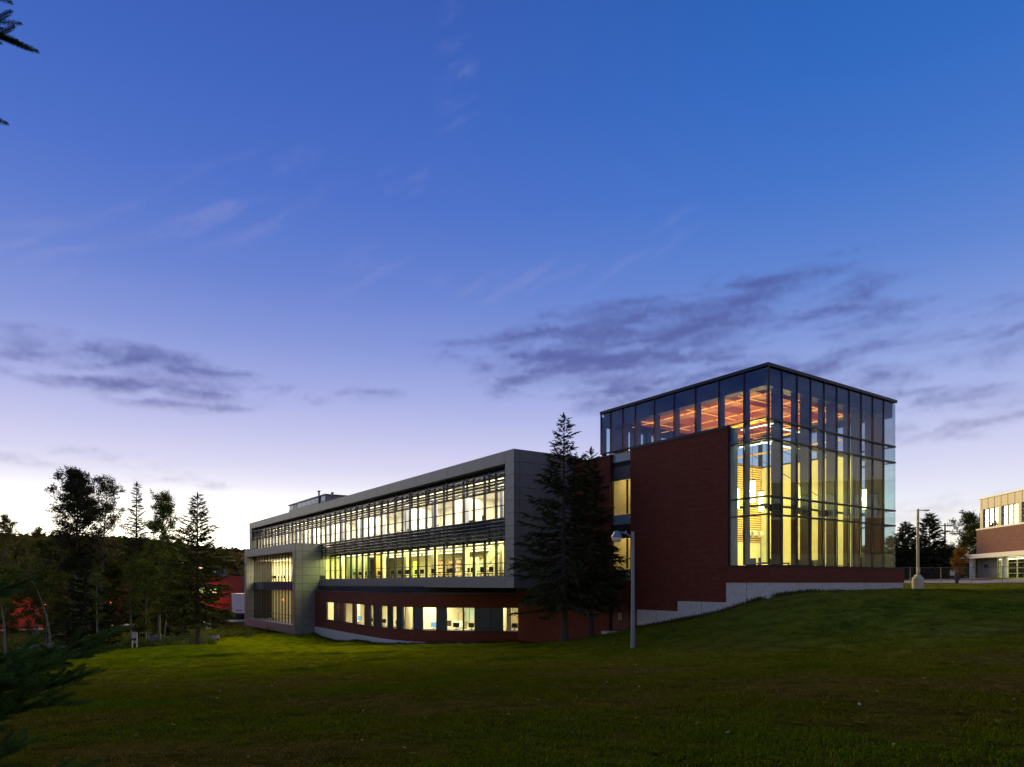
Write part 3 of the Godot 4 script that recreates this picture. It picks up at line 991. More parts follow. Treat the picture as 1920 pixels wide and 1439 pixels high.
func sweep(s0: float, s1: float, y0: float, y1: float, front: float, back: float) -> ArrayMesh:
	# a wall piece that follows the curve; front is how far it stands proud of the line, back how far it reaches inside
	var b := Buf.new()
	var n := maxi(1, int(ceil((s1 - s0) / 0.8)))
	var pr := []
	for k in n + 1:
		var q := at_s(lerpf(s0, s1, float(k) / n))
		var nrm := Vector2(q[1].y, -q[1].x)      # towards the lawn
		if nrm.dot(Vector2(-1, -1)) < 0.0:
			nrm = -nrm
		var f: Vector2 = q[0] + nrm * front
		var h: Vector2 = q[0] - nrm * back
		pr.append([Vector3(f.x, y0, -f.y), Vector3(f.x, y1, -f.y), Vector3(h.x, y1, -h.y), Vector3(h.x, y0, -h.y)])
	for k in n:
		for e in 4:
			b.quad(pr[k][e], pr[k][(e + 1) % 4], pr[k + 1][(e + 1) % 4], pr[k + 1][e])
	b.quad(pr[0][0], pr[0][1], pr[0][2], pr[0][3])
	b.quad(pr[n][3], pr[n][2], pr[n][1], pr[n][0])
	return b.mesh()

func wing_part(called: String, mesh: Mesh, m: Material) -> MeshInstance3D:   # a mesh given in the world's axes
	var o := part(called, mesh, m, WG)
	o.transform = WG.transform.affine_inverse()
	return o

func build_wing() -> void:
	var yaw := deg_to_rad(34.17)
	WG = thing("long_wing", "long grey metal framed wing with louvred window walls over a curved brick ground floor", "building", Vector3(0.1545, -5.4, -51.0), yaw)
	var W := WG
	var L := 76.0
	# frame: one panel after the other with a recessed joint
	var joint := 0.014
	var edges := [0.0, 1.2]
	while edges[-1] < L - 3.5:
		edges.append(edges[-1] + 2.92)
	edges.append(L - 1.5)
	edges.append(L)
	for k in edges.size() - 1:
		bx(W, "header_panel", M.panel_grey, edges[k] + joint, edges[k + 1] - joint, 8.92, 9.84, 0.0, 0.05)
		if k > 0 and edges[k + 1] < 43.0:
			bx(W, "lower_panel", M.panel_grey, edges[k] + joint, edges[k + 1] - joint, -0.27, 0.56, 0.0, 0.05)
	var ys := [9.84, 8.92, 8.0, 7.07, 6.14, 5.21, 4.28, 3.35, 2.42, 1.49, 0.56, -0.27]
	for k in range(1, ys.size() - 1):
		bx(W, "jamb_panel", M.panel_grey, joint, 1.2 - joint, ys[k + 1] + joint, ys[k] - joint, 0.0, 0.05)
		bx(W, "jamb_panel", M.panel_grey, L - 1.5 + joint, L - joint, ys[k + 1] + joint, ys[k] - joint, 0.0, 0.05)
	var bs := [0.08, 0.5, 3.0, 5.48]
	for k in ys.size() - 1:
		for q in 3:
			bx(W, "end_panel", M.panel_grey, 0.0, 0.05, ys[k + 1] + joint, ys[k] - joint, bs[q] + joint, bs[q + 1] - joint)
	bx(W, "frame_backing", M.panel_backing, 0.03, L - 0.03, 8.94, 9.8, 0.03, 1.0)
	bx(W, "frame_backing", M.panel_backing, 0.03, 42.4, -0.25, 0.54, 0.03, 1.0)
	bx(W, "frame_backing", M.panel_backing, 0.03, 1.17, 0.543, 8.937, 0.033, 1.0)
	bx(W, "frame_backing", M.panel_backing, L - 1.45, L - 0.03, -0.2, 8.937, 0.033, 1.0)
	bx(W, "frame_backing", M.panel_backing, 0.033, 0.3, -0.25, 9.8, 1.003, 5.46)
	bx(W, "sill_ledge", M.panel_grey, 1.2, 42.0, 0.563, 0.6, 0.06, 0.8)
	bx(W, "jamb_reveal", M.panel_grey, 1.173, 1.2, 0.6, 8.9, 0.06, 0.85)
	bx(W, "jamb_reveal", M.panel_grey, L - 1.5, L - 1.475, 0.6, 8.9, 0.06, 0.85)
	bx(W, "roof", M.soffit, 0.3, L, 9.3, 9.78, 1.003, 16.0)
	bx(W, "head_soffit", M.soffit, 1.2, L - 1.5, 8.88, 8.917, 0.055, 0.95)
	bx(W, "overhang_soffit", M.soffit, 0.06, 66.0, -0.3, -0.255, 0.06, 16.0)
	bx(W, "back_wall", M.panel_grey, 0.3, L, -5.6, 9.29, 15.9, 16.2)
	bx(W, "end_wall", M.panel_grey, L - 0.3, L, -6.6, 9.29, 1.003, 15.88)
	# slabs and rooms
	bx(W, "floor_slab", M.floor_in, 0.35, L - 0.35, -0.25, 0.42, 1.003, 15.8)
	bx(W, "floor_slab", M.ceiling, 1.2, L - 1.5, 3.42, 4.4, 1.05, 15.8)
	bx(W, "carpet", M.carpet, 1.2, L - 1.5, 4.403, 4.43, 1.05, 15.8)
	bx(W, "room_ceiling", M.ceiling, 1.2, L - 1.5, 8.32, 8.6, 1.05, 15.8)
	bx(W, "rear_partition", M.pale_wall, 0.4, L - 0.5, 4.44, 8.31, 8.6, 8.75)
	bx(W, "rear_partition", M.cream_wall, 0.4, L - 0.5, 0.43, 3.41, 11.6, 11.75)
	bx(W, "end_partition", M.white_wall, 0.95, 1.15, 0.43, 8.31, 1.1, 11.5)
	bx(W, "end_partition", M.white_wall, L - 1.4, L - 1.2, 0.43, 8.31, 1.1, 11.5)
	for q in [[7.5, 5.0], [16.0, 4.0], [27.0, 5.0], [38.5, 3.5], [50.0, 4.5], [60.0, 4.0]]:
		bx(W, "office_partition", M.pale_wall, q[0], q[0] + 0.15, 4.44, 8.31, q[1], 8.58)
	bx(W, "office_partition", M.white_wall, 1.2, 7.4, 4.44, 8.31, 4.0, 4.12)
	for k in 12:
		var a := 5.2 + k * 5.9
		bx(W, "column", M.column_grey, a - 0.2, a + 0.2, 4.44, 8.31, 2.3, 2.7)
		if a < 41.0:
			bx(W, "column", M.cream_wall, a - 0.22, a + 0.22, 0.43, 3.41, 2.28, 2.72)
	# curtain wall
	var ms := [1.25, 2.45]
	while ms[-1] < L - 3.4:
		ms.append(3.72 + 1.68 * (ms.size() - 2))
	ms.append(L - 1.52)
	var G := 0.85
	for k in ms.size() - 1:
		var a0: float = ms[k] + 0.03
		var a1: float = ms[k + 1] - 0.03
		for r in [[4.98, 5.99], [6.05, 7.3], [7.36, 8.28]]:
			pane(W, M.glass_wing, true, a0, a1, r[0], r[1], G)
		bx(W, "spandrel_panel", M.spandrel, a0, a1, 8.33, 8.87, G - 0.02, G + 0.02)
		if a1 < 42.2:
			for r in [[0.62, 1.6], [1.66, 3.28]]:
				pane(W, M.glass_wing, true, a0, a1, r[0], r[1], G)
			bx(W, "spandrel_panel", M.spandrel, a0, a1, 3.32, 4.93, G - 0.02, G + 0.02)
	for k in ms.size():
		var lo: float = 0.6 if ms[k] < 42.0 else 4.93
		bx(W, "mullion", M.mullion, ms[k] - 0.03, ms[k] + 0.03, lo, 8.88, G - 0.1, G + 0.14)
	for y in [4.955, 6.02, 7.33, 8.305]:
		bx(W, "transom", M.mullion, 1.25, L - 1.5, y - 0.025, y + 0.025, G - 0.06, G + 0.06)
	for y in [0.61, 1.63, 3.3]:
		bx(W, "transom", M.mullion, 1.25, 42.0, y - 0.025, y + 0.025, G - 0.06, G + 0.06)
	# sun louvres: hangers every second bay, blades between them
	var posts := [1.26]
	while posts[-1] < L - 5.0:
		posts.append(3.79 + 3.36 * (posts.size() - 1))
	posts.append(L - 1.55)
	var lowposts := posts.filter(func(p): return p < 41.0) + [41.9]
	for p in posts:
		bx(W, "louver_hanger", M.mullion, p - 0.06, p + 0.06, 7.02, 8.6, 0.2, 0.34)
		bx(W, "louver_arm", M.mullion, p - 0.025, p + 0.025, 8.3, 8.38, 0.341, 0.79)
	for p in lowposts:
		bx(W, "louver_hanger", M.mullion, p - 0.06, p + 0.06, 3.02, 4.95, 0.2, 0.34)
		for y in [3.5, 4.6]:
			bx(W, "louver_arm", M.mullion, p - 0.025, p + 0.025, y, y + 0.07, 0.341, 0.76)
	for k in posts.size() - 1:
		for r in [[8.42, 0.1], [8.1, 0.045], [7.82, 0.045], [7.57, 0.045], [7.31, 0.085], [7.05, 0.05]]:
			var o := bx(W, "louver_blade", M.mullion if r[1] > 0.06 else M.louver_dark, posts[k] + 0.062, posts[k + 1] - 0.062, r[0] - r[1] / 2, r[0] + r[1] / 2, 0.14, 0.34)
			if r[1] < 0.06:
				o.rotation.z = -0.35
	for k in lowposts.size() - 1:
		for y in [4.9, 4.63, 4.35, 4.07, 3.79, 3.52]:
			var o := bx(W, "louver_blade", M.louver, lowposts[k] + 0.062, lowposts[k + 1] - 0.062, y - 0.02, y + 0.02, 0.1, 0.36)
			o.rotation.z = -0.45
		bx(W, "louver_rail", M.mullion, lowposts[k] + 0.062, lowposts[k + 1] - 0.062, 3.02, 3.08, 0.22, 0.3)
	# light: rows of ceiling strips and the light they give
	for k in 7:
		var a := 6.0 + k * 10.0
		bx(W, "ceiling_light", M.strip_light, a - 4.3, a + 4.3, 8.26, 8.31, 1.6, 1.75)
		bx(W, "ceiling_light", M.strip_light, a - 4.3, a + 4.3, 8.26, 8.31, 4.6, 4.75)
		area_light("ceiling_area_light", W, loc(W, Vector3(4.2, 8.2, -a)), Vector2(5.0, 9.0), 150.0, Color(1.0, 0.96, 0.84))
		if k < 4:
			bx(W, "ceiling_light", M.strip_light, a - 4.6, a + 4.6, 3.35, 3.41, 1.7, 1.9)
			bx(W, "ceiling_light", M.strip_light, a - 4.6, a + 4.6, 3.35, 3.41, 5.2, 5.35)
			bx(W, "ceiling_light", M.strip_light, a - 4.6, a + 4.6, 3.35, 3.41, 8.2, 8.35)
			area_light("ceiling_area_light", W, loc(W, Vector3(5.0, 3.3, -a)), Vector2(6.5, 9.0), 120.0, Color(0.97, 0.97, 0.68))
	build_bay(W)
	build_ground_floor()
	build_wing_interior(W)
	build_penthouse(W)

func build_bay(W: Node3D) -> void:
	# the box that stands proud of the wing's far end
	var a0 := 42.0
	var a1 := 66.5
	var f := -3.0
	var top := 4.95
	var bot := -6.05
	var ai := 43.0
	var ao := 65.6
	var j := 0.014
	var al := [a0, ai, 46.2, 49.4, 52.6, 55.8, 59.0, 62.3, ao, a1]
	var wide := [a0, ai, 50.5, 58.0, ao, a1]
	for k in wide.size() - 1:
		bx(W, "bay_header_panel", M.panel_grey, wide[k] + j, wide[k + 1] - j, 3.98, top, f, f + 0.05)
		bx(W, "bay_sill_panel", M.panel_grey, wide[k] + j, wide[k + 1] - j, bot, -5.0, f, f + 0.05)
	var ys := [3.98, 3.0, 2.02, 1.04, 0.06, -0.92, -1.9, -2.9, -3.9, -5.0]
	for k in ys.size() - 1:
		bx(W, "bay_jamb_panel", M.panel_grey, a0 + j, ai - j, ys[k + 1] + j, ys[k] - j, f, f + 0.05)
		bx(W, "bay_jamb_panel", M.panel_grey, ao + j, a1 - j, ys[k + 1] + j, ys[k] - j, f, f + 0.05)
	var yy := [top] + ys + [bot]
	var bb := [f + 0.06, -2.1, 0.0, 1.3]
	for k in yy.size() - 1:
		for q in 3:
			if q == 2 and yy[k + 1] < 0.5:
				continue
			bx(W, "bay_side_panel", M.panel_grey, a0, a0 + 0.05, yy[k + 1] + j, yy[k] - j, bb[q] + j, (minf(bb[q + 1], 0.84)) - j)
			if q < 2:
				bx(W, "bay_side_panel", M.panel_grey, a1 - 0.05, a1, yy[k + 1] + j, yy[k] - j, bb[q] + j, bb[q + 1] - j)
	bx(W, "bay_backing", M.panel_backing, a0 + 0.03, a1 - 0.03, 4.0, top - 0.03, f + 0.03, 0.8)
	bx(W, "bay_backing", M.panel_backing, a0 + 0.03, a1 - 0.03, bot + 0.03, -5.04, f + 0.03, 0.8)
	bx(W, "bay_backing", M.panel_backing, a0 + 0.033, ai - 0.03, -5.037, 3.997, f + 0.033, 0.78)
	bx(W, "bay_backing", M.panel_backing, ao + 0.03, a1 - 0.033, -5.037, 3.997, f + 0.033, 0.78)
	bx(W, "bay_reveal", M.panel_grey, ai - 0.028, ai, -5.0, 3.98, f + 0.06, -1.85)
	for k in ys.size() - 1:
		for q in 2:
			bx(W, "bay_reveal_panel", M.panel_grey, ao - 0.02, ao + 0.02, ys[k + 1] + j, ys[k] - j, f + 0.06 + q * 0.6 + j, f + 0.06 + (q + 1) * 0.6 - j)
	bx(W, "bay_sill_ledge", M.panel_grey, ai, ao, -5.035, -4.97, f + 0.06, -1.7)
	var G := -1.8
	var n := 16
	for k in n + 1:
		var a := lerpf(ai + 0.03, ao - 0.06, float(k) / n)
		bx(W, "bay_mullion", M.mullion, a - 0.035, a + 0.035, -4.96, 3.96, G - 0.07, G + 0.06)
		if k < n:
			var a2 := lerpf(ai + 0.03, ao - 0.06, float(k + 1) / n)
			for r in [[-4.95, -4.0], [-3.94, -0.8], [0.3, 3.95]]:
				pane(W, M.glass_wing, true, a + 0.04, a2 - 0.04, r[0], r[1], G)
			bx(W, "bay_spandrel_panel", M.spandrel_grey, a + 0.04, a2 - 0.04, -0.72, 0.24, G - 0.02, G + 0.02)
	for y in [-4.96, -3.97, -0.76, 0.27, 3.95]:
		bx(W, "bay_transom", M.mullion, ai, ao, y - 0.03, y + 0.03, G - 0.06, G + 0.06)
	bx(W, "bay_floor", M.floor_in, ai - 0.4, ao + 0.4, -0.6, 0.2, G + 0.2, 10.0)
	bx(W, "bay_floor", M.floor_in, ai - 0.4, ao + 0.4, -5.4, -5.04, G + 0.2, 10.0)
	bx(W, "bay_ceiling", M.ceiling, ai - 0.4, ao + 0.4, 3.42, 3.98, G + 0.2, 1.04)
	for r in [[0.2, 3.4], [-5.03, -0.62]]:
		bx(W, "bay_wall", M.pale_wall, ai - 0.3, ao + 0.3, r[0], r[1], 6.6, 6.8)
		bx(W, "bay_wall", M.cream_wall, ai - 0.3, ai - 0.15, r[0], r[1], 0.9, 6.58)
		bx(W, "bay_wall", M.cream_wall, ao + 0.15, ao + 0.3, r[0], r[1], G + 0.2, 6.58)
		for q in 2:
			var e := 100.0 if r[0] > 0.0 else 12.0
			area_light("bay_light", W, loc(W, Vector3(2.4, r[1] - 0.12, -(49.0 + q * 11.0))), Vector2(6.0, 9.5), e * 2.0, Color(1.0, 0.94, 0.74))
			bx(W, "ceiling_light", M.strip_light if r[0] > 0.0 else M.dim_strip, 45.0 + q * 11.0, 53.0 + q * 11.0, r[1] - 0.07, r[1] - 0.02, 0.4, 0.55)

func build_ground_floor() -> void:
	var S := 38.9
	var head := -2.06
	var sill := -4.05
	wing_part("brick_wall_base", sweep(0.0, S, -5.12, sill - 0.06, 0.0, 0.35), M.brick_tower)
	wing_part("brick_wall_head", sweep(0.0, S, head, -0.82, 0.0, 0.35), M.brick_tower)
	wing_part("parapet_flashing", sweep(0.0, S, -0.817, -0.76, 0.04, 0.4), M.louver)
	wing_part("recess_wall", sweep(0.0, S, -0.757, -0.2, -0.4, 0.6), M.panel_backing)
	wing_part("concrete_footing", sweep(0.0, S, -7.2, -5.123, 0.06, 0.4), M.concrete)
	wing_part("window_sill", sweep(5.6, S, sill - 0.057, sill - 0.003, 0.05, 0.3), M.coping)
	wing_part("brick_wall_end", sweep(0.0, 5.6, sill - 0.06, head, 0.0, 0.35), M.brick_tower)
	var lights := [[5.75, 8.79], [10.24, 10.91], [12.52, 15.26], [16.17, 18.9], [20.38, 21.4], [23.06, 24.57], [25.35, 26.21], [27.14, 28.59], [29.58, 30.97], [31.97, 33.44], [33.54, 34.49], [37.03, 38.5]]
	var at := 5.62
	for w in lights:
		if w[0] - at > 0.12:
			wing_part("wall_panel", sweep(at + 0.01, w[0] - 0.05, sill, head - 0.003, -0.1, 0.3), M.panel_slate)
		wing_part("window_pane", sweep(w[0], w[1], sill + 0.03, head - 0.03, -0.16, 0.185), M.glass_wing)
		for e in [w[0] - 0.045, w[1]]:
			wing_part("window_frame", sweep(e + 0.002, e + 0.043, sill, head - 0.004, -0.06, 0.26), M.mullion)
		at = w[1] + 0.045
	wing_part("wall_panel", sweep(38.56, S, sill, head - 0.003, -0.1, 0.3), M.panel_slate)
	for s in [35.98]:
		wing_part("panel_joint", sweep(s, s + 0.05, sill, head - 0.002, -0.08, 0.28), M.mullion)
	wing_part("room_floor", sweep(0.4, S, -5.3, -4.78, -0.42, 9.0), M.floor_in)
	wing_part("room_ceiling", sweep(0.4, S, -1.6, -1.45, -0.42, 9.0), M.ceiling)
	wing_part("room_wall", sweep(0.4, S, -4.77, -1.61, -7.6, 7.9), M.pale_green_wall)
	for q in [[8.9, 11.0, 0], [13.0, 15.5, 1], [16.6, 18.6, 0], [21.0, 24.0, 1], [27.4, 28.9, 2], [29.3, 31.2, 0], [31.8, 33.3, 0], [33.6, 34.6, 3], [37.2, 38.2, 2]]:
		wing_part(["whiteboard", "notice_board", "cupboard", "wall_door"][q[2]], sweep(q[0], q[1], -3.7 if q[2] < 2 else -4.77, -2.3 if q[2] < 2 else -2.7, -7.45 if q[2] != 2 else -7.0, 7.55), [M.board_green, M.board_cork, M.shelf, M.door_red][q[2]])
	for q in [[8.45, 1.0], [12.8, 1.2], [17.9, 1.4], [27.3, 1.1], [37.25, 0.9], [23.4, 2.4]]:
		wing_part("white_column", sweep(q[0], q[0] + 0.4, -4.77, -1.61, -q[1], q[1] + 0.4), M.pale_wall)
	for q in [26.0, 28.0, 30.2, 32.6, 34.2, 17.0, 13.6]:
		wing_part("worktop", sweep(q, q + 1.5, -4.06, -4.0, -4.2, 5.0), M.desk)
		wing_part("worktop_screen", sweep(q + 0.1, q + 1.4, -3.99, -3.45, -4.9, 4.96), [M.board_green, M.plastic_black, M.board_cork][int(q) % 3])
	for s in [9.4, 19.6, 26.6, 36.5]:
		wing_part("cross_wall", sweep(s, s + 0.14, -4.77, -1.61, -0.7, 7.55), M.cream_wall)
	wing_part("room_end_wall", sweep(38.7, 38.88, -4.77, -1.61, -0.42, 7.55), M.cream_wall)
	wing_part("room_end_wall", sweep(0.42, 0.6, -4.77, -1.61, -0.42, 7.55), M.cream_wall)
	for s in [3.2, 8.0, 14.0, 18.0, 23.2, 28.6, 32.6, 37.9]:
		var q := at_s(s)
		var nrm := Vector2(q[1].y, -q[1].x)
		if nrm.dot(Vector2(-1, -1)) < 0.0:
			nrm = -nrm
		var c: Vector2 = q[0] - nrm * 3.4
		wing_part("ceiling_light", sweep(s - 0.9, s + 0.9, -1.68, -1.62, -1.4, 1.6), M.strip_light)
		var l := AreaLight3D.new()
		l.name = "ceiling_area_light"
		l.area_size = Vector2(3.2, 4.4) if s < 37.0 else Vector2(1.4, 4.0)
		l.light_energy = 36.0 if s < 37.0 else 16.0
		l.light_color = Color(1.0, 0.96, 0.8)
		l.shadow_enabled = true
		WG.add_child(l, true)
		l.transform = WG.transform.affine_inverse() * Transform3D(Basis(Vector3.UP, atan2(nrm.x, -nrm.y)) * Basis(Vector3(1, 0, 0), -PI / 2), Vector3(c.x, -1.75, -c.y))
	# desks with computers stand along the windows
	var i := 0
	var desk0: Node3D
	var mon0: Node3D
	var ords := ["first", "third", "fourth", "fifth", "sixth", "seventh", "eighth", "ninth", "ninth", "tenth", "tenth", "last"]
	for s in [7.4, 13.9, 17.9, 20.9, 23.8, 25.9, 28.1, 30.0, 30.65, 32.4, 33.9, 37.9]:
		var q := at_s(s)
		var nrm := Vector2(q[1].y, -q[1].x)
		if nrm.dot(Vector2(-1, -1)) < 0.0:
			nrm = -nrm
		var c: Vector2 = q[0] - nrm * 1.35
		var turn := atan2(nrm.x, -nrm.y)
		var dl: String
		dl = "pale desk behind the %s lit window in the curved wall%s" % [ords[i], ["", ", right hand one"][1 if i == 10 else 0]]
		if i != 8:
			if desk0 == null:
				desk0 = thing("desk", dl, "desk", Vector3(c.x, -4.778, -c.y), turn, "desks behind the curved brick wall")
				part("desktop", cube(Vector3(1.5, 0.05, 0.8)), M.desk, desk0, Vector3(0, 0.74, 0))
				part("modesty_panel", cube(Vector3(1.4, 0.5, 0.03)), M.desk, desk0, Vector3(0, 0.46, 0.3))
				for e in [-1, 1]:
					part("leg", cube(Vector3(0.04, 0.71, 0.7)), M.desk, desk0, Vector3(0.7 * e, 0.355, 0))
			else:
				copy_of(desk0, Vector3(c.x, -4.778, -c.y), turn, dl)
		var lit: bool = i in [1, 7]
		var ml := "black computer monitor behind the %s lit window in the curved wall%s" % [ords[i], [", left hand one" if i == 9 else "", ", right hand one"][1 if i in [8, 10] else 0]]
		var y := -4.778 + 0.767
		if lit:
			var mo := make_monitor("computer_monitor", "computer monitor with a glowing blue screen %s" % ["in the far part of the curved room", "in the middle of the curved room"][0 if i == 1 else 1], Vector3(c.x, y, -c.y), turn + 0.35, M.screen)
		elif mon0 == null:
			mon0 = make_monitor("computer_monitor", ml, Vector3(c.x, y, -c.y), turn + 0.3, M.plastic_black)
			mon0.set_meta("group", "dark monitors behind the curved brick wall")
		else:
			copy_of(mon0, Vector3(c.x, y, -c.y), turn + [0.3, -0.3, 0.1][i % 3], ml)
		i += 1

func make_monitor(called: String, label: String, at: Vector3, turn: float, face: Material) -> Node3D:
	var o := thing(called, label, "monitor", at, turn)
	part("foot", cube(Vector3(0.26, 0.02, 0.2)), M.plastic_black, o, Vector3(0, 0.01, 0))
	part("stand", cube(Vector3(0.06, 0.16, 0.04)), M.plastic_black, o, Vector3(0, 0.1, -0.02))
	part("case", cube(Vector3(0.56, 0.4, 0.04)), M.plastic_black, o, Vector3(0, 0.37, 0))
	part("screen", cube(Vector3(0.52, 0.35, 0.006)), face, o, Vector3(0, 0.37, 0.023))
	return o

func build_wing_interior(W: Node3D) -> void:
	# middle floor: bookshelves along the back, a stair with a pale balustrade, rows of dark chairs by the glass
	var r := RandomNumberGenerator.new()
	r.seed = 91
	var w0: Vector3
	var ls := ["at the stair's foot", "behind the red sign", "left of the stair", "in the middle of the reading room", "beside the wood panel", "at the far end of the reading room"]
	var i := 0
	for a in [2.6, 6.4, 17.0, 21.0, 25.0, 29.0]:
		w0 = W.transform * loc(W, Vector3(9.6, 0.43, -a))
		var o := thing("bookshelf", "long pale bookshelf full of books %s" % ls[i], "bookshelf", w0, W.rotation.y, "bookshelves on the middle floor")
		i += 1
		var ln := 3.4
		part("back_board", cube(Vector3(0.03, 2.4, ln)), M.shelf, o, Vector3(0.2, 1.2, 0))
		for e in [-1, 1]:
			part("side_board", cube(Vector3(0.4, 2.4, 0.04)), M.shelf, o, Vector3(0, 1.2, e * ln / 2))
		var b := Buf.new()
		for k in 6:
			part("shelf_board", cube(Vector3(0.38, 0.03, ln - 0.05)), M.shelf, o, Vector3(-0.005, 0.1 + k * 0.44, 0))
			if k < 5:
				var z := -ln / 2 + 0.06
				while z < ln / 2 - 0.12:
					var t := r.randf_range(0.05, 0.14)
					var h := r.randf_range(0.24, 0.36)
					var c := lin(0.55, 0.4, 0.3).lerp([lin(0.5, 0.16, 0.12), lin(0.6, 0.55, 0.45), lin(0.2, 0.22, 0.16), lin(0.6, 0.35, 0.3)][r.randi() % 4], r.randf()).srgb_to_linear()
					var n0 := b.v.size()
					b.box(Vector3(-0.16, 0.118 + k * 0.44, z), Vector3(0.1, 0.118 + k * 0.44 + h, z + t))
					for q in b.v.size() - n0:
						b.c.append(c)
					z += t + 0.004 + (0.4 if r.randf() < 0.07 else 0.0)
		stuff(part("books", b.mesh(), M.book, o))
	# stair
	var s := Buf.new()
	var steps := 16
	for k in steps:
		var a := 12.6 - k * 0.3
		s.box(Vector3(4.6, 0.43 + k * 0.18, -a), Vector3(6.2, 0.43 + (k + 1) * 0.18, -a + 0.3))
	part("stair_flight", s.mesh(), M.white_wall, W, Vector3(0, 5.4, 0))
	var p := Buf.new()
	var q0 := Vector3(4.5, 0.6, -12.8)
	var q1 := Vector3(4.5, 3.4, -7.9)
	var up := Vector3(0, 1.0, 0)
	var th := Vector3(0.08, 0, 0)
	p.quad(q0, q0 + up, q1 + up, q1)
	p.quad(q1 + th, q1 + up + th, q0 + up + th, q0 + th)
	p.quad(q0 + up, q0 + up + th, q1 + up + th, q1 + up)
	p.quad(q0, q1, q1 + th, q0 + th)
	p.quad(q0 + th, q0 + up + th, q0 + up, q0)
	part("stair_balustrade", p.mesh(), M.pale_green_wall, W, Vector3(0, 5.4, 0))
	bx(W, "wood_partition", M.wood_slat, 33.2, 35.2, 0.43, 3.41, 4.4, 4.6)
	bx(W, "lime_panel", M.lime_paint, 29.8, 30.7, 0.43, 2.6, 7.0, 7.1)
	bx(W, "blind_wall", M.blind_grey, 35.4, 41.8, 0.43, 3.41, 3.4, 3.5)
	area_light("ceiling_area_light", W, loc(W, Vector3(2.1, 3.34, -38.6)), Vector2(2.0, 6.0), 50.0, Color(0.95, 1.0, 0.55))
	bx(W, "ceiling_light", M.strip_light, 35.8, 41.5, 3.36, 3.41, 2.9, 3.0)
	bx(W, "wall_panel", M.cream_wall, 13.4, 14.6, 0.43, 2.5, 5.0, 5.2)
	w0 = W.transform * loc(W, Vector3(1.6, 3.0, -3.6))
	var ex := thing("exit_sign", "small red lit sign hanging by the wing's right end window", "sign", w0, W.rotation.y)
	part("lit_face", cube(Vector3(0.06, 0.16, 0.5)), M.exit_red, ex, Vector3(0, 0.1, 0))
	part("hanger", cube(Vector3(0.02, 0.22, 0.02)), M.dark_metal, ex, Vector3(0, 0.29, 0))
	var k2 := 0
	var kc := 0
	while k2 < 33:
		var a := 3.0 + k2 * 1.02
		if absf(fmod(a - 5.2 + 5.9, 5.9)) > 0.4:
			place_chair(W, a, 1.65 + 0.25 * (k2 % 3), 0.42, -PI / 2 + r.randf_range(-0.5, 0.5) + (PI if k2 % 4 == 0 else 0.0), "%s dark armchair from the right in the row behind the middle floor's glass" % nth(kc), "chairs along the middle floor glass")
			kc += 1
		k2 += 1
	var kd := 0
	for a in [9.0, 12.4, 20.5, 24.0, 26.0, 31.5, 36.0]:
		place_chair(W, a, 1.7, 4.43, r.randf_range(-2.5, 0.0), "%s dark chair from the right behind the top floor glass above the louvres" % nth(kd), "chairs on the top floor")
		kd += 1
	kd = 0
	for a in [44.5, 50.0, 52.0, 54.0, 55.5, 57.0, 58.5, 60.0, 61.5]:
		place_chair(W, a, -1.0, 0.2, r.randf_range(-2.2, -0.8), "%s dark chair from the right on the projecting bay's upper floor" % nth(kd), "chairs in the projecting bay")
		kd += 1
	# top floor desk with a monitor at the right, plants on the window ledge
	w0 = W.transform * loc(W, Vector3(2.4, 4.433, -8.0))
	var d := thing("desk", "dark desk behind the top floor glass near the right end", "desk", w0, W.rotation.y)
	part("desktop", cube(Vector3(0.8, 0.05, 1.6)), M.chair_dark, d, Vector3(0, 0.74, 0))
	for e in [[-1, -1], [1, -1], [-1, 1], [1, 1]]:
		part("leg", cube(Vector3(0.05, 0.71, 0.05)), M.chair_dark, d, Vector3(0.35 * e[0], 0.355, 0.75 * e[1]))
	make_monitor("computer_monitor", "black monitor on the top floor desk near the wing's right end", w0 + Vector3(0, 0.767, 0), W.rotation.y - PI / 2, M.plastic_black)
	var names := ["first leafy pot plant from the right on the top floor ledge", "second leafy pot plant from the right on the top floor ledge", "third leafy pot plant from the right on the top floor ledge", "fourth leafy pot plant from the right, on the top floor ledge above the bay", "small leafy pot plant left of the others on the top floor ledge"]
	var pi := 0
	for a in [14.4, 22.4, 28.4, 33.8, 39.0]:
		w0 = W.transform * loc(W, Vector3(1.5, 4.433, -a))
		var o := thing("pot_plant", names[pi], "plant", w0, 0.0, "plants on the top floor ledge")
		var b := Buf.new()
		b.lathe([Vector2(0.0, 0.0), Vector2(0.16, 0.0), Vector2(0.22, 0.4), Vector2(0.0, 0.4)], 12)
		part("pot", b.mesh(), M.chair_dark, o)
		var lf := Buf.new()
		for k in 90:
			var dir := Vector3(r.randfn(), absf(r.randfn()) * 0.8 + 0.2, r.randfn()).normalized()
			var c := Vector3(0, 0.5, 0) + dir * r.randf_range(0.15, 0.65)
			var bs := basis_to(Vector3(r.randfn(), r.randfn(), r.randfn()))
			lf.quad(c - bs.x * 0.12, c + bs.z * 0.05, c + bs.x * 0.12, c - bs.z * 0.05, null, Color(0.03, 0.06, 0.02))
		part("leaves", lf.mesh(), M.leaves, o)
		pi += 1

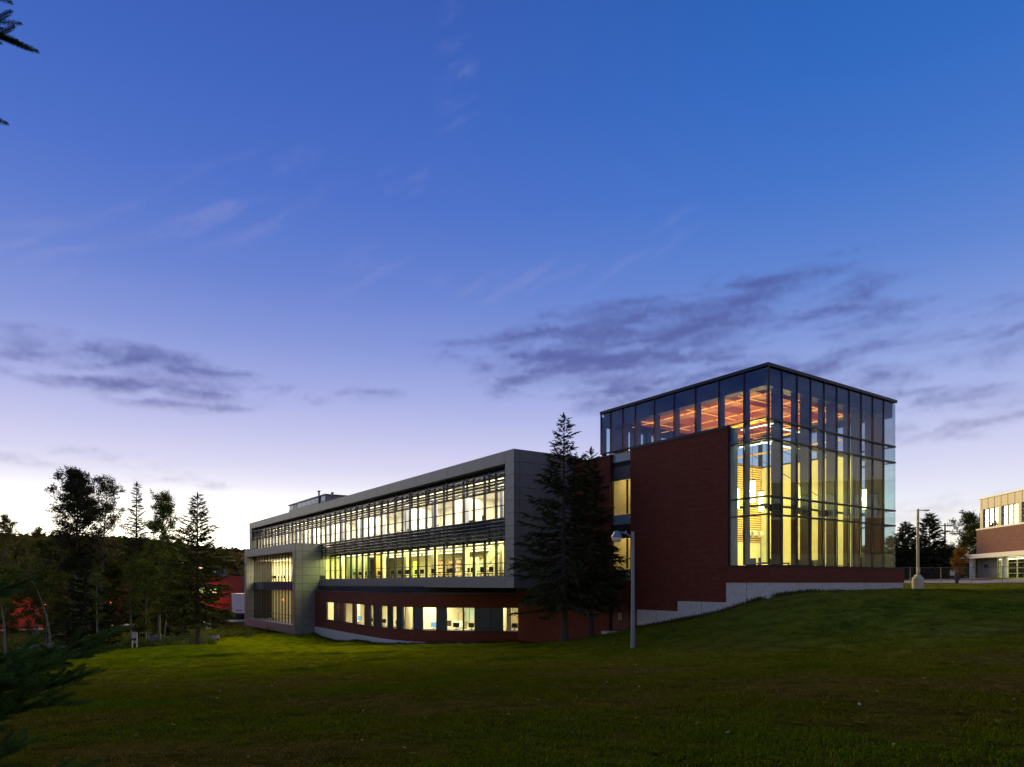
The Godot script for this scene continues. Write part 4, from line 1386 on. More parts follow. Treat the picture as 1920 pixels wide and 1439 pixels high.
func build_penthouse(W: Node3D) -> void:
	bx(W, "penthouse_base", M.panel_grey, 51.6, 68.2, 9.783, 11.5, 4.06, 9.0)
	for k in 8:
		var a := 51.75 + k * 2.05
		bx(W, "penthouse_pane", M.spandrel_light if k != 6 else M.louver, a, a + 1.95, 11.503, 12.2, 4.1, 4.16)
	bx(W, "penthouse_wall", M.panel_grey, 51.65, 68.1, 11.506, 12.15, 4.2, 8.9)
	bx(W, "penthouse_roof", M.panel_grey, 51.4, 68.3, 12.2, 12.32, 3.9, 9.1)
	for q in [[54.0, 13.0], [48.7, 12.2]]:
		var b := Buf.new()
		b.tube([Vector3(4.0, 9.78, -q[0]), Vector3(4.0, q[1] - 0.22, -q[0])], [0.12, 0.12], 10)
		b.tube([Vector3(4.0, q[1] - 0.21, -q[0]), Vector3(4.0, q[1], -q[0])], [0.14, 0.24], 10)
		part("vent_pipe", b.mesh(), M.louver, W, Vector3(0, 5.4, 0))
	# the white plant box and railing on the link's roof
	bx(TW, "roof_unit", M.spandrel_light, 14.9, 16.4, 9.325, 10.3, 3.0, 4.2)
	bx(TW, "roof_rail", M.mullion, 16.5, 18.5, 9.9, 9.95, 3.0, 3.05)
	for a in [16.55, 17.5, 18.4]:
		bx(TW, "rail_post", M.mullion, a, a + 0.05, 9.0, 9.898, 3.0, 3.05)
	bx(TW, "link_roof", M.soffit, 11.2, 20.0, 8.9, 9.2, 0.42, 8.0)

# ---- plants ----
var frond: ArrayMesh
var tuft_leaves: ArrayMesh

func plant_meshes() -> void:
	var r := RandomNumberGenerator.new()
	r.seed = 8
	# a spruce frond one metre long: a twig with narrow side sprays that sag a little
	var b := Buf.new()
	for k in 17:
		var t := 0.08 + 0.92 * k / 17.0
		var side := -1.0 if k % 2 else 1.0
		var p := Vector3(t, -0.1 * t * t, 0)
		var ln := 0.34 * (1.05 - t * 0.75) * r.randf_range(0.75, 1.15)
		var d := Vector3(0.62, r.randf_range(-0.35, 0.15), side * 0.75).normalized()
		var w := Vector3(0.35, r.randf_range(-0.6, 0.6), -side * 0.2).normalized() * 0.075
		var q := p + d * ln
		b.quad(p - w * 0.4, p.lerp(q, 0.4) + w, q, p.lerp(q, 0.55) - w)
	for k in 3:
		var w := Vector3(0, cos(k * 2.1), sin(k * 2.1)) * 0.035
		b.quad(Vector3(0, 0, 0), Vector3(0.5, -0.03, 0) + w, Vector3(1.08, -0.1, 0), Vector3(0.5, -0.03, 0) - w)
	frond = b.mesh()
	# a clump of broad leaves about a metre across
	var l := Buf.new()
	for k in 26:
		var c := Vector3(r.randfn(), r.randfn() * 0.8, r.randfn()) * 0.24
		var bs := basis_to(Vector3(r.randfn(), r.randfn() - 0.6, r.randfn()), r.randf() * TAU)
		var s := r.randf_range(0.07, 0.13)
		l.quad(c, c + bs.x * s + bs.z * s * 0.6, c + bs.x * s * 2.1, c + bs.x * s - bs.z * s * 0.6)
	tuft_leaves = l.mesh()

func tint(base: Color, r: RandomNumberGenerator, spread: float) -> Color:
	var k := 1.0 + r.randf_range(-spread, spread)
	return Color(base.r * k * r.randf_range(0.9, 1.12), base.g * k, base.b * k * r.randf_range(0.85, 1.15))

func spruce(called: String, label: String, x: float, z: float, height: float, radius: float, bare: float, seed_: int, dense := 1.0, group := "", col := Color(0.028, 0.042, 0.02), yb := 999.0, frond_size := 0.62) -> Node3D:
	var r := RandomNumberGenerator.new()
	r.seed = seed_
	var y0 := ground(x, z) - 0.05 if yb > 900.0 else yb
	var o := thing(called, label, "tree", Vector3(x, y0, -z), 0.0, group)
	var tr := height * 0.0125 + 0.05
	var path := []
	var rad := []
	for k in 13:
		var t := k / 12.0
		path.append(Vector3(sin(t * 3.0 + seed_) * 0.06 * height * 0.05, height * t, cos(t * 2.3 + seed_) * 0.05 * height * 0.05))
		rad.append(tr * (1.0 - t * 0.95) * (1.35 if k == 0 else 1.0))
	var tb := Buf.new()
	tb.tube(path, rad, 9)
	part("trunk", tb.mesh(), M.bark_spruce, o)
	var lb := Buf.new()
	var places := []
	var cols := []
	var y := bare
	while y < height - 0.25:
		var t := (y - bare) / (height - bare)
		var shape := pow(1.0 - t, 0.92) * (0.72 + 0.28 * smoothstep(0.0, 0.14, t))
		var n := int(round(lerpf(5.5, 3.6, t) * dense))
		var az0 := r.randf() * TAU
		for k in n:
			if r.randf() < 0.1:
				continue
			var az := az0 + TAU * k / n + r.randf_range(-0.4, 0.4)
			var ln := radius * shape * (r.randf_range(0.4, 1.3) if r.randf() < 0.6 else r.randf_range(0.8, 1.1)) + 0.12
			var rise := lerpf(-0.3, 0.75, pow(t, 1.3)) + r.randf_range(-0.14, 0.14)
			var d0 := Vector3(cos(az), rise, sin(az)).normalized()
			var base := Vector3(0, y + r.randf_range(-0.12, 0.12), 0)
			var pts := []
			for q in 5:
				var u := q / 4.0
				pts.append(base + d0 * ln * u + Vector3(0, (-0.2 * u + 0.26 * u * u) * ln * (1.0 - t), 0))
			lb.tube(pts, [0.012 * ln + 0.006, 0.008 * ln + 0.005, 0.009, 0.006, 0.004], 4, false)
			var m := int(ceil(ln / 0.13 * dense))
			for q in m:
				var u := lerpf(0.16, 1.0, (q + r.randf()) / m)
				var seg := minf(u * 4.0, 3.999)
				var p: Vector3 = pts[int(seg)].lerp(pts[int(seg) + 1], seg - int(seg))
				var fwd: Vector3 = (pts[int(seg) + 1] - pts[int(seg)]).normalized()
				var side := Vector3(-fwd.z, 0, fwd.x).normalized() * (1.0 if q % 2 else -1.0)
				var dir := (fwd * r.randf_range(0.4, 1.0) + side * r.randf_range(0.1, 0.8) * (1.2 - u) + Vector3(0, r.randf_range(-0.42, 0.14), 0)).normalized()
				var s := frond_size * r.randf_range(0.55, 1.1) * (0.7 + 0.5 * shape)
				places.append(Transform3D(basis_to(dir, r.randf_range(-0.7, 0.7)).scaled(Vector3(s, s, s)), p))
				cols.append(tint(col, r, 0.4))
		y += r.randf_range(0.26, 0.42) * (1.0 - 0.35 * t) * clampf(height / 12.0, 0.5, 1.0)
	for k in 6:
		places.append(Transform3D(basis_to(Vector3(r.randfn() * 0.12, 1, r.randfn() * 0.12), r.randf() * TAU).scaled(Vector3(0.5, 0.35, 0.35)), Vector3(0, height - 0.55 + k * 0.07, 0)))
		cols.append(tint(col, r, 0.3))
	stuff(part("limbs", lb.mesh(), M.bark_spruce, o))
	scatter("needles", frond, M.needles, places, cols, o)
	return o

func broadleaf(called: String, label: String, x: float, z: float, height: float, crown_r: float, crown_from: float, seed_: int, amount := 1.0, group := "", col := Color(0.03, 0.045, 0.015), lean := 0.0, bark := "bark_birch", yb := 999.0, clump := 0.85) -> Node3D:
	var r := RandomNumberGenerator.new()
	r.seed = seed_
	var y0 := ground(x, z) - 0.05 if yb > 900.0 else yb
	var o := thing(called, label, "tree", Vector3(x, y0, -z), 0.0, group)
	var tr := height * 0.009 + 0.04
	var path := []
	var rad := []
	for k in 11:
		var t := k / 10.0
		path.append(Vector3(lean * t * t + sin(t * 4.0 + seed_) * 0.012 * height * t, height * 0.96 * t, cos(t * 3.1 + seed_) * 0.01 * height * t))
		rad.append(tr * (1.0 - t * 0.92))
	var tb := Buf.new()
	tb.tube(path, rad, 8)
	part("trunk", tb.mesh(), M[bark], o)
	var lb := Buf.new()
	var places := []
	var cols := []
	var n := int(26 * amount * clampf(height / 14.0, 0.5, 1.4))
	for k in n:
		var t := lerpf(crown_from / height, 0.97, (k + r.randf()) / n)
		var i := mini(int(t * 10.0), 9)
		var base: Vector3 = path[i].lerp(path[i + 1], t * 10.0 - i)
		var u := clampf((t - crown_from / height) / (1.0 - crown_from / height), 0, 1)
		var prof := sin(PI * clampf(0.16 + u * 0.8, 0, 1))
		var az := k * 2.4 + r.randf_range(-0.6, 0.6)
		var ln := crown_r * prof * r.randf_range(0.55, 1.2)
		var d := Vector3(cos(az), r.randf_range(0.25, 0.9) + u * 0.5, sin(az)).normalized()
		var mid := base + d * ln * 0.5
		var tip := mid + (d + Vector3(0, 0.35, 0)).normalized() * ln * 0.5
		lb.tube([base, mid, tip], [tr * 0.32 * (1.1 - u) + 0.012, tr * 0.2 * (1.1 - u) + 0.008, 0.006], 5, false)
		for q in 3:
			var e := r.randf_range(0.35, 0.95)
			var p := base.lerp(mid, e * 2.0) if e < 0.5 else mid.lerp(tip, e * 2.0 - 1.0)
			var tw := p + Vector3(r.randfn(), r.randfn() * 0.6 + 0.3, r.randfn()).normalized() * ln * 0.35
			lb.tube([p, tw], [0.012, 0.005], 4, false)
			for w in int(round(3.2 * amount)):
				var c := p.lerp(tw, r.randf_range(0.3, 1.15)) + Vector3(r.randfn(), r.randfn(), r.randfn()) * 0.16
				var s := clump * r.randf_range(0.55, 1.05)
				places.append(Transform3D(basis_to(Vector3(r.randfn(), r.randfn() * 0.4, r.randfn())).scaled(Vector3(s, s, s)), c))
				cols.append(tint(col, r, 0.45))
		for w in int(round(4.0 * amount)):
			var c := mid.lerp(tip, r.randf_range(0.1, 1.1)) + Vector3(r.randfn(), r.randfn(), r.randfn()) * 0.2
			var s := clump * r.randf_range(0.55, 1.05)
			places.append(Transform3D(basis_to(Vector3(r.randfn(), r.randfn() * 0.4, r.randfn())).scaled(Vector3(s, s, s)), c))
			cols.append(tint(col, r, 0.45))
	stuff(part("limbs", lb.mesh(), M[bark], o))
	scatter("leaves", tuft_leaves, M.leaves, places, cols, o)
	return o

func shrub(called: String, label: String, x: float, z: float, height: float, radius: float, seed_: int, col: Color, n := 60, group := "") -> void:
	var r := RandomNumberGenerator.new()
	r.seed = seed_
	var o := thing(called, label, "shrub", Vector3(x, ground(x, z) - 0.05, -z), 0.0, group)
	var lb := Buf.new()
	var places := []
	var cols := []
	for k in n:
		var az := r.randf() * TAU
		var q := sqrt(r.randf())
		var p := Vector3(cos(az) * radius * q, height * (1.0 - 0.55 * q * q) * r.randf_range(0.25, 1.0), sin(az) * radius * q)
		if k % 3 == 0:
			lb.tube([Vector3(cos(az), 0, sin(az)) * radius * 0.15, p], [0.02, 0.006], 4, false)
		var s := r.randf_range(0.5, 1.0)
		places.append(Transform3D(basis_to(Vector3(r.randfn(), r.randfn(), r.randfn())).scaled(Vector3(s, s, s)), p))
		cols.append(tint(col, r, 0.5))
	stuff(part("stems", lb.mesh(), M.bark_spruce, o))
	scatter("leaves", tuft_leaves, M.leaves, places, cols, o)

func near_spruce() -> void:
	# the spruce right beside the camera: its trunk stands left of the picture, some limbs reach in
	var r := RandomNumberGenerator.new()
	r.seed = 4
	var o := thing("overhanging_spruce", "dark green spruce close to the camera, its needled twigs reaching in at the left edge", "tree", Vector3(-4.1, ground(-4.1, 2.3) - 0.05, -2.3))
	var y0: float = o.position.y
	var tb := Buf.new()
	tb.tube([Vector3(0, 0, 0), Vector3(0.02, 2.5, 0), Vector3(0, 6.0, 0.03), Vector3(0, 9.5, 0)], [0.19, 0.14, 0.09, 0.02], 10)
	part("trunk", tb.mesh(), M.bark_spruce, o)
	# one needled shoot
	var sh := Buf.new()
	for k in 230:
		var t := k / 230.0
		var a := k * 2.399
		var p := Vector3(t * 0.115, 0, 0)
		var rad := Vector3(0, cos(a), sin(a))
		var d := (rad * lerpf(1.0, 0.45, smoothstep(0.8, 1.0, t)) + Vector3(lerpf(0.4, 1.0, smoothstep(0.75, 1.0, t)), 0, 0)).normalized()
		var ln := 0.017 * (0.8 + 0.4 * fmod(k * 0.618, 1.0))
		var w := d.cross(rad.cross(Vector3(1, 0, 0))).normalized() * 0.0012
		if k % 2:
			w = rad.cross(Vector3(1, 0, 0)).normalized() * 0.0012
		sh.quad(p - w * 0.8, p + d * ln * 0.5 + w, p + d * ln, p + d * ln * 0.5 - w)
	sh.tube([Vector3(0, 0, 0), Vector3(0.115, 0, 0)], [0.0022, 0.0012], 5, false)
	var shoot := sh.mesh()
	# limbs in eye-relative metres: start, end, spread of the side twigs
	var limbs := [
		[Vector3(-4.1, -0.75, -2.3), Vector3(-2.3, -0.5, -3.05), Vector3(-1.85, -0.24, -3.1), 1.0], [Vector3(-4.1, -1.0, -2.3), Vector3(-2.5, -0.66, -2.8), Vector3(-1.95, -0.5, -2.95), 1.0],
		[Vector3(-4.1, -0.9, -2.3), Vector3(-2.6, -0.5, -3.2), Vector3(-2.06, -0.33, -3.35), 0.9],
		[Vector3(-4.1, -1.25, -2.3), Vector3(-2.5, -0.95, -2.7), Vector3(-1.86, -0.8, -2.86), 0.9], [Vector3(-4.1, -0.8, -2.3), Vector3(-2.45, -0.55, -2.9), Vector3(-1.98, -0.36, -2.9), 1.0], [Vector3(-4.1, -1.1, -2.3), Vector3(-2.4, -0.8, -2.6), Vector3(-1.98, -0.66, -2.7), 0.9], [Vector3(-4.1, -1.0, -2.3), Vector3(-2.6, -0.62, -3.1), Vector3(-2.1, -0.46, -3.3), 1.0], [Vector3(-4.1, -1.4, -2.3), Vector3(-2.3, -1.02, -2.5), Vector3(-1.75, -0.9, -2.7), 0.8],
		[Vector3(-4.1, -0.55, -2.3), Vector3(-2.7, -0.2, -3.2), Vector3(-2.36, -0.02, -3.3), 0.6],
		[Vector3(-4.1, 2.75, -2.3), Vector3(-2.7, 2.5, -2.95), Vector3(-2.22, 2.4, -3.1), 0.5], [Vector3(-4.1, 2.4, -2.3), Vector3(-2.75, 2.15, -2.95), Vector3(-2.36, 2.08, -3.1), 0.45], [Vector3(-4.1, 3.0, -2.3), Vector3(-2.8, 2.7, -2.9), Vector3(-2.3, 2.58, -3.05), 0.5],
		[Vector3(-4.1, 0.4, -2.3), Vector3(-3.6, 0.4, -3.6), Vector3(-3.4, 0.5, -4.2), 0.8], [Vector3(-4.1, 1.2, -2.3), Vector3(-4.9, 1.2, -3.3), Vector3(-5.3, 1.25, -3.8), 0.8], [Vector3(-4.1, 0.8, -2.3), Vector3(-4.9, 0.7, -1.4), Vector3(-5.3, 0.7, -0.9), 0.8],
		[Vector3(-4.1, 3.4, -2.3), Vector3(-4.7, 3.5, -3.0), Vector3(-5.0, 3.6, -3.3), 0.6], [Vector3(-4.1, 4.2, -2.3), Vector3(-3.6, 4.4, -1.7), Vector3(-3.3, 4.5, -1.4), 0.5], [Vector3(-4.1, -0.2, -2.3), Vector3(-3.2, -0.2, -1.4), Vector3(-2.8, -0.1, -0.9), 0.8]]
	for L in limbs:
		var lb := Buf.new()
		var places := []
		var cols := []
		var pts := []
		for q in 9:
			var u := q / 8.0
			pts.append(L[0].lerp(L[1], u).lerp(L[1].lerp(L[2], u), u) - Vector3(-4.1, y0, -2.3))
		lb.tube(pts, [0.03, 0.026, 0.02, 0.015, 0.011, 0.008, 0.006, 0.004, 0.002], 6, false)
		var fwd: Vector3 = (pts[8] - pts[5]).normalized()
		var side := fwd.cross(Vector3.UP).normalized()
		var colr := Color(0.06, 0.115, 0.022)
		for q in 22:
			var u := lerpf(0.4, 1.0, q / 21.0)
			var sg := minf(u * 8.0, 7.999)
			var p: Vector3 = pts[int(sg)].lerp(pts[int(sg) + 1], sg - int(sg))
			places.append(Transform3D(basis_to(fwd + Vector3(0, 0.05, 0), q * 1.0).scaled(Vector3(0.9, 1.1, 1.1)), p))
			cols.append(tint(colr, r, 0.35))
		for q in 22:
			var u := lerpf(0.42, 0.99, q / 21.0)
			var sg := minf(u * 8.0, 7.999)
			var p: Vector3 = pts[int(sg)].lerp(pts[int(sg) + 1], sg - int(sg))
			var s := -1.0 if q % 2 else 1.0
			var tw: float = L[3] * (0.4 * (1.1 - u) + 0.07) * r.randf_range(0.75, 1.2)
			var d: Vector3 = (fwd * r.randf_range(0.5, 0.95) + side * s * r.randf_range(0.5, 0.9) + Vector3(0, r.randf_range(-0.3, 0.6), 0)).normalized()
			lb.tube([p, p + d * tw], [0.003, 0.0015], 4, false)
			var at := 0.0
			while at < tw:
				places.append(Transform3D(basis_to(d, r.randf() * TAU), p + d * at))
				cols.append(tint(colr, r, 0.35))
				if at > 0.02:
					for e in [-1.0, 1.0]:
						if r.randf() < 0.75:
							var d2: Vector3 = (d + d.cross(Vector3.UP).normalized() * e * r.randf_range(0.6, 1.0) + Vector3(0, r.randf_range(-0.2, 0.4), 0)).normalized()
							var k := r.randf_range(0.65, 1.0)
							places.append(Transform3D(basis_to(d2, r.randf() * TAU).scaled(Vector3(k, k, k)), p + d * at))
							cols.append(tint(colr, r, 0.35))
				at += 0.085
		var br := part("branch", lb.mesh(), M.bark_spruce, o)
		scatter("needles", shoot, M.needles, places, cols, br)

func lawn_grass() -> void:
	var r := RandomNumberGenerator.new()
	r.seed = 12
	var b := Buf.new()
	for k in 15:
		var a := r.randf() * TAU
		var c := Vector3(cos(a), 0, sin(a)) * 0.11 * sqrt(r.randf())
		var d := Vector3(r.randfn() * 0.5, 1.0, r.randfn() * 0.5).normalized()
		var h := r.randf_range(0.035, 0.075)
		var w := d.cross(Vector3(r.randfn(), 0, r.randfn())).normalized() * 0.004
		var m := c + d * h * 0.6
		var t := c + d * h + Vector3(r.randfn(), 0, r.randfn()) * 0.012
		b.quad(c - w, m - w * 0.8, t, m + w * 0.8)
	var tuft := b.mesh()
	var patch := FastNoiseLite.new()
	patch.seed = 21
	patch.frequency = 0.11
	patch.fractal_octaves = 4
	var dry := FastNoiseLite.new()
	dry.seed = 33
	dry.frequency = 0.35
	dry.fractal_octaves = 4
	var places := []
	var cols := []
	for band in [[6.2, 12.0, 5500, 1.0], [12.0, 25.0, 17000, 1.25], [25.0, 48.0, 24000, 1.5], [48.0, 112.0, 9000, 1.5]]:
		var k := 0
		while k < band[2]:
			k += 1
			var z := sqrt(lerpf(band[0] * band[0], band[1] * band[1], r.randf()))
			var x := r.randf_range(-0.76, 0.76) * z
			if z > 40.0 and x > 2.0 and not lawn_at(x, z):
				continue
			if z > 60.0 and x > -6.0 or z > 62.0 and x > -6.0 - (z - 60.0) * 0.62 or z > 66.0 and x < -33.0 and z < 98.0 or z > 98.0 and x < -48.0:
				continue
			var d := dry.get_noise_2d(x, z)
			if d > 0.3 and r.randf() < 0.75:
				continue
			var v := patch.get_noise_2d(x, z)
			var s: float = band[3] * r.randf_range(0.6, 1.3) * (1.0 - 0.5 * v - 0.4 * d)
			var glow_share := lawn_glow(x, z)
			var col := Color(0.1, 0.115, 0.005).lerp(Color(0.21, 0.225, 0.01), smoothstep(0.0, 18.0, x) * smoothstep(9.0, 32.0, z)).lerp(Color(0.27, 0.285, 0.003), glow_share)  # tufts carry the same painted light as the ground beneath
			col = col.lerp(Color(0.15, 0.115, 0.03), smoothstep(-0.05, 0.45, v + 0.5 * d) * (1.0 - 0.6 * glow_share)).lerp(Color(0.08, 0.13, 0.004), smoothstep(0.1, 0.5, -v))
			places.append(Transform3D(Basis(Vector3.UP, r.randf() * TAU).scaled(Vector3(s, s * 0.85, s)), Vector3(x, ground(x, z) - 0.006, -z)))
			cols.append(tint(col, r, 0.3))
	var o := scatter("lawn_grass", tuft, M.grass, places, cols, self)
	tag(o, "short mown grass blades all over the sloping lawn", "grass")
	# longer uncut grass and weeds along the foot of the walls
	var wp := []
	var wc := []
	for k in 900:
		var p := Vector2(14.545, 40.0)
		var t := r.randf()
		if k < 260:
			p += Vector2(0.8192, 0.5734) * (t * 15.0) + Vector2(0.5734, -0.8192) * r.randf_range(0.25, 0.7)
		elif k < 560:
			p += Vector2(-0.5734, 0.8192) * (t * 10.5) + Vector2(-0.8192, -0.5734) * r.randf_range(0.2, 0.6)
		else:
			var q := at_s(t * 38.0)
			var nrm := Vector2(q[1].y, -q[1].x)
			if nrm.dot(Vector2(-1, -1)) < 0.0:
				nrm = -nrm
			p = q[0] + nrm * r.randf_range(0.1, 0.5)
		var s := r.randf_range(2.0, 4.5)
		wp.append(Transform3D(Basis(Vector3.UP, r.randf() * TAU).scaled(Vector3(s * 0.8, s * 1.2, s * 0.8)), Vector3(p.x, ground(p.x, p.y) - 0.01, -p.y)))
		wc.append(tint(Color(0.1, 0.11, 0.02), r, 0.4))
	tag(scatter("wall_grass", tuft, M.grass, wp, wc, self), "longer uncut grass along the foot of the building walls", "grass")
	# broad weeds and clover in the mown lawn
	var wb := Buf.new()
	for k in 9:
		var a := k * 0.7
		var d := Vector3(cos(a), 0, sin(a))
		wb.quad(d * 0.01, d * 0.05 + Vector3(-d.z, 0, d.x) * 0.02 + Vector3(0, 0.035, 0), d * 0.1 + Vector3(0, 0.03, 0), d * 0.05 - Vector3(-d.z, 0, d.x) * 0.02 + Vector3(0, 0.035, 0))
	wp = []
	wc = []
	for k in 2600:
		var z := sqrt(lerpf(38.0, 1600.0, r.randf()))
		var x := r.randf_range(-0.76, 0.76) * z
		if dry.get_noise_2d(x * 0.6 + 40.0, z * 0.6) < 0.08:
			continue
		var s := r.randf_range(0.4, 0.9)
		wp.append(Transform3D(Basis(Vector3.UP, r.randf() * TAU).scaled(Vector3(s, s, s)), Vector3(x, ground(x, z) + 0.01, -z)))
		wc.append(tint(Color(0.075, 0.105, 0.005), r, 0.35))
	tag(scatter("lawn_weeds", wb.mesh(), M.leaves, wp, wc, self), "low broad leaved weeds growing in patches of the lawn", "weeds")
	var lf := Buf.new()
	lf.quad(Vector3(-0.04, 0, 0), Vector3(0, 0.008, 0.022), Vector3(0.045, 0, 0), Vector3(0, 0.01, -0.022))
	var lp := []
	var lc := []
	for k in 700:
		var z := sqrt(lerpf(40.0, 3600.0, r.randf()))
		var x := r.randf_range(-0.76, 0.76) * z
		if not lawn_at(x, z):
			continue
		lp.append(Transform3D(Basis.from_euler(Vector3(r.randf_range(-0.5, 0.5), r.randf() * TAU, r.randf_range(-0.5, 0.5))).scaled(Vector3.ONE * r.randf_range(0.7, 1.4)), Vector3(x, ground(x, z) + 0.045, -z)))
		lc.append(tint(Color(0.22, 0.13, 0.03).lerp(Color(0.4, 0.34, 0.2), r.randf()), r, 0.3))
	tag(scatter("fallen_leaves", lf.mesh(), M.leaves, lp, lc, self), "small pale and brown fallen leaves strewn over the lawn", "leaves")

func lawn_at(x: float, z: float) -> bool:   # off the footprint of the tower
	var p := Vector2(x - 14.545, z - 40.0)
	var a := p.dot(Vector2(-0.5734, 0.8192))
	var b := p.dot(Vector2(0.8192, 0.5734))
	return not (a > -0.3 and b > -0.3)

# ---- surroundings ----
func build_hills() -> void:
	var nz := FastNoiseLite.new()
	nz.seed = 14
	nz.frequency = 0.012
	var st := SurfaceTool.new()
	st.begin(Mesh.PRIMITIVE_TRIANGLES)
	st.set_smooth_group(0)
	var na := 120
	var nr := 16
	for j in nr + 1:
		for i in na + 1:
			var p := hill_point(lerpf(-62.0, 62.0, float(i) / na), float(j) / nr, nz)
			st.add_vertex(p)
	for j in nr:
		for i in na:
			var a := j * (na + 1) + i
			for q in [a, a + na + 1, a + 1, a + 1, a + na + 1, a + na + 2]:
				st.add_index(q)
	st.generate_normals()
	var o := part("hills", st.commit(), M.hill_soil, self)
	structure(o)
	tag(o, "low wooded hills along the horizon behind the buildings", "hills")
	# the wood that covers them, too dense to count
	var r := RandomNumberGenerator.new()
	r.seed = 66
	var b := Buf.new()
	for k in 120:
		var d := Vector3(r.randfn(), r.randfn(), r.randfn()).normalized() * r.randf_range(0.6, 1.0)
		var c := Vector3(d.x * 0.5, 0.55 + d.y * 0.45, d.z * 0.5)
		var bs := basis_to(Vector3(r.randfn(), r.randfn(), r.randfn()))
		var s := r.randf_range(0.07, 0.15)
		b.quad(c - bs.x * s, c + bs.z * s, c + bs.x * s, c - bs.z * s)
	var places := []
	var cols := []
	for k in 5200:
		var az := r.randf_range(-60.0, 60.0) if k % 3 == 0 else r.randf_range(-42.0, -12.0)
		var t := pow(r.randf(), 0.7)
		var p := hill_point(az, t * 0.8, nz)
		var s := r.randf_range(5.0, 8.5)
		places.append(Transform3D(Basis(Vector3.UP, r.randf() * TAU).scaled(Vector3(s * r.randf_range(0.8, 1.2), s, s)), p - Vector3(0, 0.8, 0)))
		cols.append(tint(Color(0.12, 0.12, 0.03).lerp(Color(0.2, 0.13, 0.03), pow(r.randf(), 3.0)), r, 0.4))
	var w := scatter("woodland", b.mesh(), M.leaves, places, cols, self)
	tag(w, "dark autumn woodland covering the hills on the horizon", "woodland")

func hill_point(az: float, t: float, nz: FastNoiseLite) -> Vector3:
	var d := lerpf(190.0, 520.0, t)
	var a := deg_to_rad(az)
	var x := sin(a) * d
	var z := cos(a) * d
	var side := lerpf(1.0, 0.45, smoothstep(0.0, 30.0, az))
	var crest := (10.5 + 4.0 * smoothstep(-20.0, -35.0, az)) * side
	var y := -8.0 + (crest + 8.0) * smoothstep(0.02, 0.55, t) + nz.get_noise_2d(x, z) * 4.0 * smoothstep(0.1, 0.5, t)
	return Vector3(x, y, -z)

